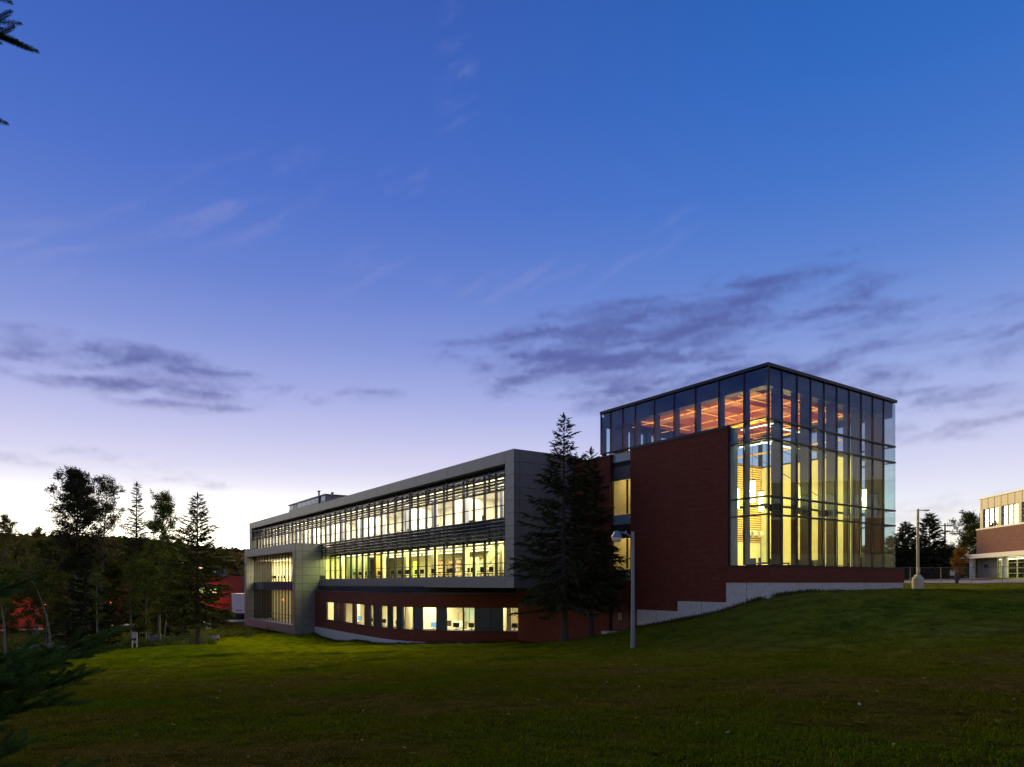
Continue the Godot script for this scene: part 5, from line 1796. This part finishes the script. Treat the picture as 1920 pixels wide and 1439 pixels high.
func build_left_side() -> void:
	# road, red brick block, pale block, truck
	sheet("road", [[-110, 122, 4.0], [-70, 124, 4.0], [-48, 126, 4.5], [-20, 132, 4.5]], M.paving, 0.03, "pinkish lamplit drive in front of the far red brick block", "road")
	var g := -6.6
	var o := thing("red_brick_block", "low red brick block lit orange by lamps beyond the left trees", "building", Vector3(-72.0, g, -146.0), 0.0)
	part("wall", cube(Vector3(26.0, 8.0, 14.0)), M.brick_campus, o, Vector3(1.0, 4.0, -7.0))
	part("end_pier", cube(Vector3(2.6, 8.3, 3.0)), M.brick_campus, o, Vector3(14.6, 4.15, -1.2))
	part("roof_edge", cube(Vector3(26.4, 0.25, 14.3)), M.coping, o, Vector3(1.0, 8.13, -7.0))
	for k in 5:
		var f := part("window", cube(Vector3(1.9, 2.0, 0.1)), M.frame_pale, o, Vector3(0.6 + k * 2.3, 4.9, 0.03))
		for q in 2:
			part("pane", cube(Vector3(0.8, 1.75, 0.03)), M.window_lit, f, Vector3(-0.45 + q * 0.9, 0, 0.055))
	part("roof_unit", cube(Vector3(1.6, 1.9, 1.6)), M.louver, o, Vector3(10.4, 9.3, -3.0))
	part("roof_unit", cube(Vector3(1.0, 1.2, 1.0)), M.white_paint, o, Vector3(8.2, 8.9, -4.0))
	var cb := Buf.new()
	cb.box(Vector3(-3.0, -0.1, -1.5), Vector3(3.0, 0.1, 1.5))
	var cp := part("roof_canopy", cb.mesh(), M.white_paint, o, Vector3(4.6, 10.4, -3.0))
	cp.rotation.z = -0.28
	for sx in [2.5, 6.6]:
		part("canopy_post", cube(Vector3(0.12, 1.9, 0.12)), M.louver, o, Vector3(sx, 9.2, -3.0))
	var o2 := thing("low_red_wing", "long low red brick wing glowing red behind the leftmost trees", "building", Vector3(-108.0, -9.0, -128.0), 0.05)
	part("wall", cube(Vector3(46.0, 10.4, 9.0)), M.brick_campus, o2, Vector3(0, 5.2, -4.5))
	part("roof_edge", cube(Vector3(46.4, 0.3, 9.3)), M.coping, o2, Vector3(0, 10.56, -4.5))
	for k in 9:
		var f := part("window", cube(Vector3(2.4, 1.3, 0.1)), M.frame_pale, o2, Vector3(-19.0 + k * 4.6, 9.4, 0.03))
		part("pane", cube(Vector3(2.2, 1.1, 0.03)), M.window_dusk, f, Vector3(0, 0, 0.055))
	var pb := thing("pale_block", "pale blue metal block with one dark window left of the projecting bay", "building", Vector3(-57.2, -5.6, -158.0), 0.0)
	part("wall", cube(Vector3(9.0, 3.4, 6.0)), M.sky_blue_metal, pb, Vector3(0, 4.3, -3.0))
	part("brick_base", cube(Vector3(9.0, 2.6, 5.8)), M.brick_campus, pb, Vector3(0, 1.3, -3.0))
	part("window", cube(Vector3(2.4, 1.4, 0.1)), M.spandrel, pb, Vector3(2.4, 4.3, 0.04))
	# lorry
	var tk := thing("lorry", "white box lorry with red print parked beside the projecting bay", "lorry", Vector3(-48.9, ground(-49, 131), -131.0), 0.0)
	part("box_body", cube(Vector3(5.6, 3.6, 2.4)), M.truck_white, tk, Vector3(0, 3.0, 0))
	part("chassis", cube(Vector3(5.2, 0.35, 2.0)), M.dark_metal, tk, Vector3(0, 1.0, 0))
	part("cab", cube(Vector3(1.9, 2.3, 2.2)), M.truck_white, tk, Vector3(3.95, 1.9, 0))
	for e in [[-1.7, 1.0], [-1.7, -1.0], [3.6, 1.0], [3.6, -1.0]]:
		var wb := Buf.new()
		wb.lathe([Vector2(0.0, -0.14), Vector2(0.5, -0.14), Vector2(0.5, 0.14), Vector2(0.0, 0.14)], 16)
		var wh := part("wheel", wb.mesh(), M.rubber, tk, Vector3(e[0], 0.5, e[1]))
		wh.rotation.x = PI / 2
	var rp := Buf.new()
	rp.lathe([Vector2(0.0, 0.0), Vector2(0.35, 0.0), Vector2(0.35, 0.012), Vector2(0.0, 0.012)], 12)
	for q in [[1.7, 3.9], [2.2, 4.0], [1.9, 3.5], [2.4, 3.6]]:
		var pr := part("red_print", rp.mesh(), M.red_print, tk, Vector3(q[0], q[1], 1.202))
		pr.rotation.x = PI / 2
	for q in [[0.9, 2.7, 0.5], [1.1, 3.3, 0.35], [0.8, 2.1, 0.7], [-1.5, 1.7, 1.2]]:
		part("red_print", cube(Vector3(q[2], 0.22, 0.012)), M.red_print, tk, Vector3(q[0], q[1], 1.208))
	# lamps that light the drive orange
	var lamps := [[-76.0, 143.6, "street lamp glowing orange behind the trunks, left of the small spruce", 7.0], [-62.5, 143.4, "street lamp glowing orange at the brick block's door", 9.0], [-83.5, 126.0, "street lamp glowing red orange in front of the low red wing at the far left", 9.0], [-73.0, 128.0, "street lamp glowing orange between the birch trunks", 3.0], [-90.5, 125.6, "street lamp glowing red orange at the picture's left edge", 7.0]]
	for q in lamps:
		var lp := thing("sodium_lamp", q[2], "street lamp", Vector3(q[0], ground(q[0], q[1]), -q[1]), 0.0, "orange lamps along the far drive")
		var pb2 := Buf.new()
		pb2.tube([Vector3.ZERO, Vector3(0, 4.0, 0)], [0.08, 0.05], 8)
		part("pole", pb2.mesh(), M.dark_metal, lp)
		var gb := Buf.new()
		gb.lathe([Vector2(0.0, -0.16), Vector2(0.15, -0.1), Vector2(0.19, 0.02), Vector2(0.0, 0.1)], 12)
		part("lamp_globe", gb.mesh(), M.sodium_glow, lp, Vector3(0, 4.15, 0))
		var l := OmniLight3D.new()
		l.name = "lamp_light"
		l.light_color = Color(1.0, 0.24, 0.07)
		l.light_energy = q[3]
		l.light_size = 0.15
		l.omni_range = 60.0
		l.omni_attenuation = 2.0
		l.shadow_enabled = true
		lp.add_child(l, true)
		l.position = Vector3(0, 4.15, 0)
	# path bollard, boulder, stones, small sign
	var bo := thing("bollard", "grey concrete bollard beside the far drive, right of the left spruce", "bollard", Vector3(-44.9, ground(-44.9, 104), -104.0))
	var bb := Buf.new()
	bb.lathe([Vector2(0.0, 0.0), Vector2(0.32, 0.0), Vector2(0.32, 1.05), Vector2(0.26, 1.15), Vector2(0.0, 1.15)], 16)
	part("post", bb.mesh(), M.concrete, bo)
	var cap := Buf.new()
	cap.lathe([Vector2(0.0, 0.0), Vector2(0.28, 0.0), Vector2(0.2, 0.1), Vector2(0.0, 0.13)], 16)
	part("cap", cap.mesh(), M.concrete, bo, Vector3(0, 1.152, 0))
	rock("boulder", "large rounded grey boulder among the bushes left of the spruce", -37.3, 74.0, 1.5, 1.1, 3)
	rock("flat_rock", "dark flat rock slab lying at the far left edge of the lawn", -43.0, 68.0, 2.6, 0.6, 5)
	rock("flat_rock", "low dark rock shelf behind the leaning birch", -48.0, 73.0, 3.2, 0.7, 9)
	var r := RandomNumberGenerator.new()
	r.seed = 31
	var rb := Buf.new()
	var sm := rock_mesh(0.5, 0.4, 17)
	var places := []
	var cols := []
	for k in 420:
		var u := r.randf()
		var v := r.randf_range(-1, 1)
		var x := lerpf(-39.6, -34.6, u) + r.randf_range(-0.3, 0.3)
		var z := 80.0 + v * 3.6 * (0.6 + 0.6 * absf(u - 0.5))
		var s := r.randf_range(0.4, 0.95)
		places.append(Transform3D(Basis.from_euler(Vector3(r.randf() * 6, r.randf() * 6, r.randf() * 6)).scaled(Vector3(s, s * 0.8, s)), Vector3(x, ground(x, z) + 0.05 + 0.3 * absf(u - 0.45), -z)))
		cols.append(tint(Color(1, 1, 1), r, 0.35))
	tag(scatter("riprap_stones", sm, M.riprap, places, cols, self), "bank of loose blue grey stones around the drain behind the spruce", "stones")
	var sg := thing("notice_post", "small white notice board on two legs at the lawn's left edge", "sign", Vector3(-35.4, ground(-35.4, 66), -66.0), 0.15)
	for e in [-1, 1]:
		part("leg", cube(Vector3(0.09, 1.5, 0.09)), M.sign_white, sg, Vector3(0.2 * e, 0.75, 0))
	part("yellow_panel", cube(Vector3(0.4, 0.26, 0.04)), M.sign_yellow, sg, Vector3(-0.02, 1.44, 0.07))
	part("pale_panel", cube(Vector3(0.4, 0.3, 0.04)), M.sign_pink, sg, Vector3(-0.02, 1.14, 0.07))
	part("dark_panel", cube(Vector3(0.4, 0.2, 0.04)), M.sign_dark, sg, Vector3(-0.02, 0.87, 0.07))
	for k in 3:
		part("white_slat", cube(Vector3(0.4, 0.045, 0.04)), M.sign_white, sg, Vector3(-0.02, 0.7 - k * 0.085, 0.07))

func rock_mesh(rx: float, ry: float, seed_: int) -> ArrayMesh:
	var s := SphereMesh.new()
	s.radius = 1.0
	s.height = 2.0
	s.radial_segments = 14
	s.rings = 8
	var nz := FastNoiseLite.new()
	nz.seed = seed_
	nz.frequency = 0.9
	var st := SurfaceTool.new()
	st.begin(Mesh.PRIMITIVE_TRIANGLES)
	st.set_smooth_group(-1)
	var a := s.get_mesh_arrays()
	var v: PackedVector3Array = a[Mesh.ARRAY_VERTEX]
	for i in a[Mesh.ARRAY_INDEX]:
		var p := v[i]
		var k := 1.0 + 0.35 * nz.get_noise_3d(p.x, p.y, p.z)
		st.add_vertex(Vector3(p.x * rx, p.y * ry, p.z * rx * 0.8) * k)
	st.generate_normals()
	return st.commit()

func rock(called: String, label: String, x: float, z: float, rx: float, ry: float, seed_: int) -> void:
	var o := part(called, rock_mesh(rx, ry, seed_), M.rock, self, Vector3(x, ground(x, z) + ry * 0.25, -z))
	tag(o, label, "rock")

func build_right_side() -> void:
	# neighbour building: brick below, beige metal above, glazed front under a white canopy
	var yaw := deg_to_rad(6.8)
	# local x: along the facade towards the camera is +z; the facade plane is x = 0
	var base := Vector3(63.2, 0.62, -95.0)
	var o := thing("neighbour_building", "brick and beige metal building with a lit glazed front at the right edge", "building", base, -yaw)
	var h := func(y: float) -> float: return y - 0.62
	var bxn := func(called: String, m: Material, x0: float, x1: float, y0: float, y1: float, z0: float, z1: float) -> MeshInstance3D:
		return part(called, cube(Vector3(x1 - x0, y1 - y0, z1 - z0)), m, o, Vector3((x0 + x1) / 2, (y0 + y1) / 2 - 0.62, (z0 + z1) / 2))
	bxn.call("brick_wall", M.brick_neighbour, -0.4, 26.0, 3.4, 7.25, -0.1, 62.0)
	bxn.call("stone_band", M.white_paint, -0.45, 26.05, 7.253, 7.45, -0.15, 62.05)
	bxn.call("metal_wall", M.metal_beige, 0.0, 26.0, 10.0, 11.4, 0.0, 62.0)
	bxn.call("roof_edge", M.white_paint, -0.1, 26.1, 11.403, 11.6, -0.1, 62.1)
	bxn.call("inner_core", M.panel_backing, 1.2, 25.5, 7.5, 9.98, 0.5, 61.5)
	var z := 0.0
	var k := 0
	while z < 61.0:
		bxn.call("pier", M.metal_beige, 0.0, 0.6, 7.452, 9.998, z, z + 0.7)
		var f: MeshInstance3D = bxn.call("window", M.frame_pale, 0.1, 0.2, 7.46, 7.56, z + 0.7, z + 4.3)
		for q in 3:
			for w in 3:
				var zz := z + 0.75 + q * 1.19
				var yy := 7.58 + w * 0.8
				part("pane", cube(Vector3(0.03, 0.74, 1.12)), M.glass_mirror, f, Vector3(0.05, (yy + 0.37) - 7.51, zz + 0.56 - (z + 2.5)))
		for q in 4:
			part("mullion", cube(Vector3(0.12, 2.4, 0.06)), M.frame_pale, f, Vector3(0.0, 1.25, -1.78 + q * 1.19))
		for w in 2:
			part("transom", cube(Vector3(0.11, 0.05, 3.55)), M.frame_pale, f, Vector3(0.0, 0.85 + w * 0.8, 0.0))
		z += 4.3
		k += 1
	for q in 40:
		bxn.call("metal_seam", M.metal_beige, -0.03, -0.001, 10.0, 11.398, q * 1.5 + 0.4, q * 1.5 + 0.46)
	bxn.call("stone_wall", M.stone_block, -0.2, 0.6, -0.5, 3.38, -0.2, 4.4)
	bxn.call("stone_wall", M.stone_block, -0.2, 0.6, -0.5, 3.38, 30.0, 62.0)
	bxn.call("canopy_light", M.strip_light, -0.25, -0.05, 3.1, 3.2, 5.0, 20.0)
	bxn.call("lobby_floor", M.floor_in, 0.3, 12.0, 0.3, 0.66, 4.4, 30.0)
	bxn.call("lobby_wall", M.pale_green_wall, 7.0, 7.3, 0.6, 3.4, 0.0, 62.0)
	for q in 13:
		var z0 := 4.4 + q * 1.95
		var f: MeshInstance3D = bxn.call("storefront_frame", M.frame_pale, 0.0, 0.12, 0.66, 3.38, z0, z0 + 0.1)
		for w in 4:
			part("pane", cube(Vector3(0.03, 0.62, 1.8)), M.glass_room, f, Vector3(0, -1.02 + w * 0.68, 0.98))
		for w in 5:
			part("transom", cube(Vector3(0.1, 0.07, 1.82)), M.frame_pale, f, Vector3(0, -1.34 + w * 0.67, 0.98))
	for q in 4:
		var l := AreaLight3D.new()
		l.name = "lobby_light"
		l.area_size = Vector2(4.0, 5.0)
		l.light_energy = 40.0
		l.light_color = Color(0.95, 1.0, 0.55)
		l.shadow_enabled = true
		o.add_child(l, true)
		l.position = Vector3(3.5, 2.68, 7.5 + q * 6.0)
		l.rotation.x = -PI / 2
		bxn.call("ceiling_light", M.strip_light, 2.5, 2.7, 3.33, 3.39, 5.0 + q * 6.0, 9.5 + q * 6.0)
	var cn := thing("entrance_canopy", "long white flat canopy on round white columns before the glazed front", "canopy", base, -yaw)
	part("canopy_roof", cube(Vector3(2.6, 0.55, 34.0)), M.white_paint, cn, Vector3(-0.75, 3.05, 16.0))
	for q in 5:
		var cb := Buf.new()
		cb.lathe([Vector2(0.0, -0.6), Vector2(0.36, -0.6), Vector2(0.36, 2.77), Vector2(0.0, 2.77)], 18)
		part("column", cb.mesh(), M.white_paint, cn, Vector3(-1.25, 0, 0.6 + q * 7.5))
	var wl := part("wall_floodlight", rock_mesh(0.28, 0.22, 2), M.dark_metal, self, o.transform * Vector3(-0.42, 1.75, 2.2))
	tag(wl, "small dark floodlight fixed to the stone wall under the canopy", "floodlight")
	# forecourt
	sheet("forecourt", [[26, 62, 2.0], [40, 66, 4.0], [60, 74, 6.0], [80, 84, 7.0]], M.paving, 0.03, "pale pink paved forecourt behind the wire fence", "pavement")
	sheet("car_park", [[28, 80, 6.0], [46, 84, 8.0], [60, 96, 6.0]], M.asphalt, 0.02, "dark asphalt between the forecourt and the trees", "car park")
	sheet("footpath", [[33.5, 45.5, 0.5], [42, 46.5, 0.9], [58, 47, 1.2]], M.paving, 0.03, "narrow pale footpath crossing the grass at the right edge", "path", 0.7)
	# tall lamp on a round base
	var lp := thing("car_park_lamp", "tall cream lamp post on a round concrete base right of the glass corner", "street lamp", Vector3(30.0, ground(30.0, 52.0) - 0.05, -52.0))
	var b0 := Buf.new()
	b0.lathe([Vector2(0.0, 0.0), Vector2(0.39, 0.0), Vector2(0.39, 0.82), Vector2(0.33, 0.9), Vector2(0.27, 0.92), Vector2(0.24, 1.02), Vector2(0.0, 1.02)], 24)
	part("base", b0.mesh(), M.concrete_cream, lp)
	var b1 := Buf.new()
	b1.tube([Vector3(0, 1.02, 0), Vector3(0, 5.95, 0)], [0.1, 0.085], 12)
	part("pole", b1.mesh(), M.pole_cream, lp)
	part("base_plate", cube(Vector3(0.34, 0.06, 0.34)), M.pole_cream, lp, Vector3(0, 1.05, 0))
	part("hand_hole_cover", cube(Vector3(0.2, 0.3, 0.06)), M.pole_cream, lp, Vector3(0, 1.45, 0.09))
	part("arm", cube(Vector3(0.42, 0.06, 0.07)), M.pole_cream, lp, Vector3(0.28, 5.86, 0))
	part("lamp_head", cube(Vector3(0.36, 0.09, 0.26)), M.pole_cream, lp, Vector3(0.6, 5.85, 0))
	# blue-grey lamp post in front of the brick wall
	var g := ground(6.19, 36.0)
	var sl := thing("lawn_lamp_post", "blue grey tapered lamp post with a hanging bowl lamp before the brick wall", "street lamp", Vector3(6.19, g - 0.05, -36.0))
	var hh := 2.74 - g
	var p0 := Buf.new()
	p0.tube([Vector3(0, 0, 0), Vector3(0, hh * 0.3, 0)], [0.125, 0.11], 14, false)
	p0.tube([Vector3(0, hh * 0.3 + 0.002, 0), Vector3(0, hh, 0)], [0.102, 0.068], 14)
	part("pole", p0.mesh(), M.lamp_blue_grey, sl)
	var p1 := Buf.new()
	p1.tube([Vector3(-0.02, hh - 0.32, 0), Vector3(-0.3, hh - 0.14, 0), Vector3(-0.52, hh - 0.05, 0), Vector3(-0.72, hh - 0.02, 0)], [0.05, 0.045, 0.04, 0.035], 10)
	part("arm", p1.mesh(), M.lamp_blue_grey, sl)
	part("photocell", cube(Vector3(0.08, 0.1, 0.08)), M.lamp_blue_grey, sl, Vector3(-0.36, hh - 0.02, 0))
	var p2 := Buf.new()
	p2.lathe([Vector2(0.27, -0.26), Vector2(0.29, -0.24), Vector2(0.13, 0.02), Vector2(0.06, 0.06), Vector2(0.0, 0.07)], 18)
	part("lamp_hood", p2.mesh(), M.lamp_blue_grey, sl, Vector3(-0.83, hh - 0.02, 0))
	var p3 := Buf.new()
	p3.lathe([Vector2(0.0, -0.5), Vector2(0.15, -0.5), Vector2(0.22, -0.44), Vector2(0.26, -0.27), Vector2(0.0, -0.27)], 18)
	part("lamp_bowl", p3.mesh(), M.lamp_bowl, sl, Vector3(-0.83, hh - 0.02, 0))
	# chain-link fence: posts, rails and a wire net
	var fence := thing("wire_fence", "low chain link fence with steel posts between the grass and the forecourt", "fence", Vector3(30.0, 0, -60.0))
	var fx := []
	for q in 16:
		var x := 27.5 + q * 2.6
		var zz := 57.5 + (x - 27.5) * 0.05
		fx.append(Vector3(x, ground(x, zz), -zz))
	for q in fx.size():
		var pbf := Buf.new()
		pbf.tube([fx[q] - Vector3(0, 0.1, 0), fx[q] + Vector3(0, 1.5, 0)], [0.03, 0.03], 7)
		part("post", pbf.mesh(), M.mesh_wire, fence, -fence.position)
		if q < fx.size() - 1:
			var rb := Buf.new()
			rb.tube([fx[q] + Vector3(0.03, 1.44, 0), fx[q + 1] + Vector3(-0.03, 1.44, 0)], [0.02, 0.02], 6)
			part("rail", rb.mesh(), M.mesh_wire, fence, -fence.position)
			var wb := Buf.new()
			var A: Vector3 = fx[q]
			var d: Vector3 = fx[q + 1] - fx[q]
			for s in range(-14, 27):
				for sg in [-1.0, 1.0]:
					var x0 := s / 26.0
					var x1 := x0 + 0.54
					var y0 := 0.05
					var y1 := 1.42
					var c0 := clampf(x0, 0.0, 1.0)
					var c1 := clampf(x1, 0.0, 1.0)
					if c1 <= c0:
						continue
					var u0 := lerpf(y0, y1, (c0 - x0) / 0.54)
					var u1 := lerpf(y0, y1, (c1 - x0) / 0.54)
					if sg < 0.0:
						u0 = y1 + y0 - u0
						u1 = y1 + y0 - u1
					var P := A + d * c0 + Vector3(0, u0, 0)
					var Q := A + d * c1 + Vector3(0, u1, 0)
					var wv := Vector3(0, 0.0028, 0)
					wb.quad(P - wv, P + wv, Q + wv, Q - wv)
			stuff(part("wire_net", wb.mesh(), M.mesh_wire, fence, -fence.position))
	var fs := thing("fence_sign", "small white notice hung on the wire fence right of the cream lamp", "sign", Vector3(36.2, ground(36.2, 57.9) + 0.75, -57.8))
	part("board", cube(Vector3(0.38, 0.5, 0.02)), M.sign_white, fs, Vector3(0, 0.25, 0))
	part("dark_heading", cube(Vector3(0.3, 0.08, 0.012)), M.sign_dark, fs, Vector3(0, 0.42, 0.016))
	part("dark_foot", cube(Vector3(0.38, 0.06, 0.012)), M.sign_dark, fs, Vector3(0, 0.03, 0.016))
	# young tree's guard post and a hydrant-like pot
	var hy := thing("hydrant", "small brown hydrant standing behind the wire fence", "hydrant", Vector3(39.2, ground(39.2, 62.0), -62.0))
	var hb := Buf.new()
	hb.lathe([Vector2(0.0, 0.0), Vector2(0.2, 0.0), Vector2(0.14, 0.06), Vector2(0.14, 0.5), Vector2(0.19, 0.54), Vector2(0.12, 0.68), Vector2(0.0, 0.72)], 14)
	part("barrel", hb.mesh(), M.bark_spruce, hy)
	for e in [-1, 1]:
		var ob := Buf.new()
		ob.tube([Vector3(0.1 * e, 0.4, 0), Vector3(0.26 * e, 0.4, 0)], [0.07, 0.07], 8)
		part("outlet", ob.mesh(), M.bark_spruce, hy)
	var up := thing("utility_pole", "thin wooden utility pole among the trees right of the cream lamp", "pole", Vector3(64.0, 0.4, -104.0))
	var ub := Buf.new()
	ub.tube([Vector3(0, -0.5, 0), Vector3(0, 8.6, 0)], [0.14, 0.1], 8)
	part("pole", ub.mesh(), M.bark_spruce, up)
	part("crossarm", cube(Vector3(2.0, 0.12, 0.12)), M.bark_spruce, up, Vector3(0, 8.3, 0))

func build_trees() -> void:
	spruce("tall_spruce", "tall dark spruce in front of the long wing's grey end wall", 3.42, 46.0, 14.85, 3.9, 2.7, 3, 1.1, "", Color(0.05, 0.058, 0.022))
	spruce("narrow_spruce", "narrower dark spruce between the tall spruce and the window strip", 5.5, 49.0, 13.2, 2.5, 2.6, 12, 1.15, "", Color(0.05, 0.058, 0.022))
	spruce("lawn_spruce", "spruce with a bare lower trunk standing at the lawn's far left edge", -28.6, 64.0, 13.8, 3.7, 2.4, 27, 1.3, "", Color(0.099, 0.107, 0.023))
	# the grove at the left
	broadleaf("tall_aspen", "tallest dark broad crowned aspen in the left grove", -48.3, 78.0, 20.2, 4.2, 8.2, 5, 1.75, "", Color(0.054, 0.055, 0.025), 0.0, "bark_birch", 999.0, 1.0)
	broadleaf("slim_aspen", "slimmer airy aspen right beside the tallest one", -45.2, 77.5, 19.4, 2.9, 8.0, 17, 1.05, "", Color(0.074, 0.075, 0.020), 0.5)
	spruce("thin_spruce", "thin ragged spruce with sparse tufts in the middle of the left grove", -41.6, 78.0, 18.2, 2.3, 3.0, 41, 1.05, "", Color(0.078, 0.087, 0.023))
	broadleaf("green_poplar", "leafy green poplar at the right of the left grove", -36.6, 73.0, 16.6, 2.9, 3.5, 23, 1.5, "", Color(0.110, 0.140, 0.020), 0.4)
	broadleaf("yellow_birch", "small yellow green birch low in front of the poplar", -36.4, 70.0, 9.0, 1.9, 2.0, 29, 1.15, "", Color(0.128, 0.149, 0.018), 0.2)
	spruce("dark_spruce", "low wide dark spruce beneath the tallest aspen", -43.6, 72.0, 9.8, 3.4, 0.5, 55, 1.25, "", Color(0.049, 0.065, 0.029))
	spruce("hidden_spruce", "bushy spruce behind the green poplar", -39.6, 80.0, 12.6, 3.2, 1.0, 58, 1.1, "", Color(0.059, 0.081, 0.023))
	broadleaf("leaning_birch", "bare grey birch trunk leaning left at the grove's front", -44.2, 67.5, 9.4, 1.3, 6.8, 31, 0.5, "", Color(0.087, 0.102, 0.020), -2.9)
	broadleaf("pale_birch", "thin pale birch stem at the picture's far left", -46.4, 64.5, 8.4, 1.4, 5.0, 37, 0.6, "", Color(0.087, 0.115, 0.020), -1.2)
	broadleaf("left_maple", "rounded tree farthest left above the hill line", -72.0, 100.0, 17.8, 4.0, 5.0, 61, 1.2, "", Color(0.123, 0.115, 0.021), 0.0)
	broadleaf("left_ash", "smaller tree right of the leftmost rounded tree", -66.8, 99.0, 16.2, 2.4, 5.0, 67, 1.0, "", Color(0.123, 0.115, 0.021))
	broadleaf("left_oak", "dense olive tree low behind the leaning birch", -55.5, 84.0, 12.6, 4.4, 2.4, 71, 1.5, "", Color(0.084, 0.102, 0.020))
	broadleaf("brown_oak", "brown tinged tree between the leaning birch and the dark spruce", -52.0, 88.0, 13.0, 4.0, 2.0, 73, 1.4, "", Color(0.099, 0.097, 0.023))
	broadleaf("olive_alder", "olive alder filling the grove behind the thin spruce", -44.6, 84.0, 12.8, 3.8, 1.5, 79, 1.5, "", Color(0.088, 0.107, 0.020))
	broadleaf("green_alder", "green alder between the grove and the lawn spruce", -40.6, 84.0, 11.4, 2.6, 1.8, 83, 1.3, "", Color(0.103, 0.140, 0.020))
	for q in [[-57.5, 80.0, 9.0, 3.4, "round olive bush tree at the far left, nearest the picture's edge"], [-52.5, 79.0, 8.4, 3.2, "bushy tree between the far left birch and the leaning birch"], [-47.5, 84.0, 9.6, 3.2, "bushy tree filling the gap behind the dark spruce"], [-40.8, 88.0, 9.4, 3.4, "bushy tree behind the thin ragged spruce's foot"], [-60.0, 95.0, 11.0, 4.2, "broad bushy tree under the leftmost rounded tree"]]:
		broadleaf("bushy_tree", q[4], q[0], q[1], q[2], q[3], 1.2, int(absf(q[0] * 7)), 1.5, "", Color(0.087, 0.102, 0.018), 0.0, "bark_spruce", 999.0, 1.0)
	var labels := ["slender grove stem below the tallest aspen's left side", "slender grove stem beside the small notice board", "slender grove stem left of the boulder", "slender grove stem leaning right over the boulder", "slender grove stem behind the dark spruce", "slender grove stem at the left behind the flat rock"]
	var sp := [[-47.0, 71.0, 8.0, 0.3], [-38.2, 70.5, 9.0, 0.0], [-37.0, 71.5, 7.6, 0.8], [-35.8, 72.4, 7.0, 1.2], [-41.0, 69.6, 8.6, -0.2], [-50.5, 70.0, 8.4, 0.4]]
	for i in sp.size():
		broadleaf("slender_birch", labels[i], sp[i][0], sp[i][1], sp[i][2], 1.1, 3.4, 101 + i, 0.6, "slender birch stems in the grove", Color(0.123, 0.140, 0.020), sp[i][3])
	var r := RandomNumberGenerator.new()
	r.seed = 71
	var places := []
	var cols := []
	for k in 1500:   # undergrowth of the grove, one mass
		var x := r.randf_range(-60.0, -31.5)
		var z := r.randf_range(66.5, 92.0)
		if x > -35.0 and z < 84.0 and z > 74.0:
			continue
		var s := r.randf_range(0.5, 1.3)
		places.append(Transform3D(Basis.from_euler(Vector3(r.randf() * 0.6, r.randf() * 6, r.randf() * 0.6)).scaled(Vector3(s, s * 0.9, s)), Vector3(x, ground(x, z) + r.randf_range(0.05, 0.55), -z)))
		cols.append(tint(Color(0.087, 0.128, 0.020).lerp(Color(0.130, 0.140, 0.029), r.randf()), r, 0.5))
	tag(scatter("undergrowth", tuft_leaves, M.leaves, places, cols, self), "tangled low undergrowth beneath the left grove", "undergrowth")
	shrub("grey_shrub", "pale grey green shrub at the foot of the boulder", -34.6, 72.0, 1.3, 1.7, 5, Color(0.130, 0.140, 0.066), 80)
	shrub("olive_shrub", "olive shrub between the boulder and the stone bank", -33.2, 74.0, 1.6, 1.8, 6, Color(0.119, 0.140, 0.026), 80)
	shrub("low_shrub", "low shrub right behind the small notice board", -36.8, 69.0, 1.2, 1.4, 7, Color(0.130, 0.140, 0.029), 60)
	shrub("red_hedge", "low hedge lit orange at the foot of the red brick block", -55.0, 134.0, 1.3, 4.5, 8, Color(0.130, 0.128, 0.029), 120)
	shrub("drive_hedge", "low hedge lit orange left of the lawn spruce's trunk", -63.0, 131.0, 1.3, 4.5, 9, Color(0.130, 0.128, 0.029), 120)
	# trees behind the car park at the right
	spruce("car_park_spruce", "tallest pointed spruce right of the cream lamp post", 62.0, 104.5, 10.6, 4.4, 0.4, 201, 1.2, "", Color(0.054, 0.068, 0.025), 0.0, 0.9)
	spruce("left_car_park_spruce", "pointed spruce left of the cream lamp post", 58.2, 104.0, 9.2, 3.9, 0.4, 203, 1.2, "", Color(0.054, 0.068, 0.025), 0.0, 0.9)
	spruce("small_car_park_spruce", "small spruce touching the glass corner's right edge", 55.6, 103.0, 7.0, 3.0, 0.3, 205, 1.2, "", Color(0.054, 0.068, 0.025), 0.0, 0.9)
	broadleaf("car_park_maple", "round leafy tree beside the neighbour building", 67.6, 104.0, 10.6, 3.6, 1.6, 207, 1.6, "", Color(0.084, 0.112, 0.020), 0.0, "bark_spruce", 0.0, 1.0)
	broadleaf("car_park_ash", "tree close against the neighbour building's brick corner", 71.0, 106.0, 9.4, 3.4, 1.0, 209, 1.6, "", Color(0.074, 0.102, 0.020), 0.0, "bark_spruce", 0.0, 1.0)
	broadleaf("autumn_tree", "young yellow and orange autumn tree behind the wire fence", 49.6, 78.0, 3.5, 0.85, 0.8, 211, 1.3, "", Color(0.28, 0.15, 0.02), 0.0, "bark_spruce", 999.0, 0.6)
	for q in [[56.0, 110.0, 5.4, "dark bushy tree behind the car park, under the left spruce"], [64.8, 110.0, 5.6, "dark bushy tree behind the utility pole"], [60.0, 109.0, 5.0, "dark bushy tree behind the cream lamp post's pole"], [69.5, 112.0, 6.0, "dark bushy tree behind the round leafy tree"], [74.5, 110.0, 6.2, "dark bushy tree behind the neighbour building's corner"]]:
		broadleaf("bushy_tree", q[3], q[0], q[1], q[2], 3.2, 0.3, int(q[0] * 10), 1.7, "", Color(0.064, 0.071, 0.029), 0.0, "bark_spruce", 0.0, 1.1)
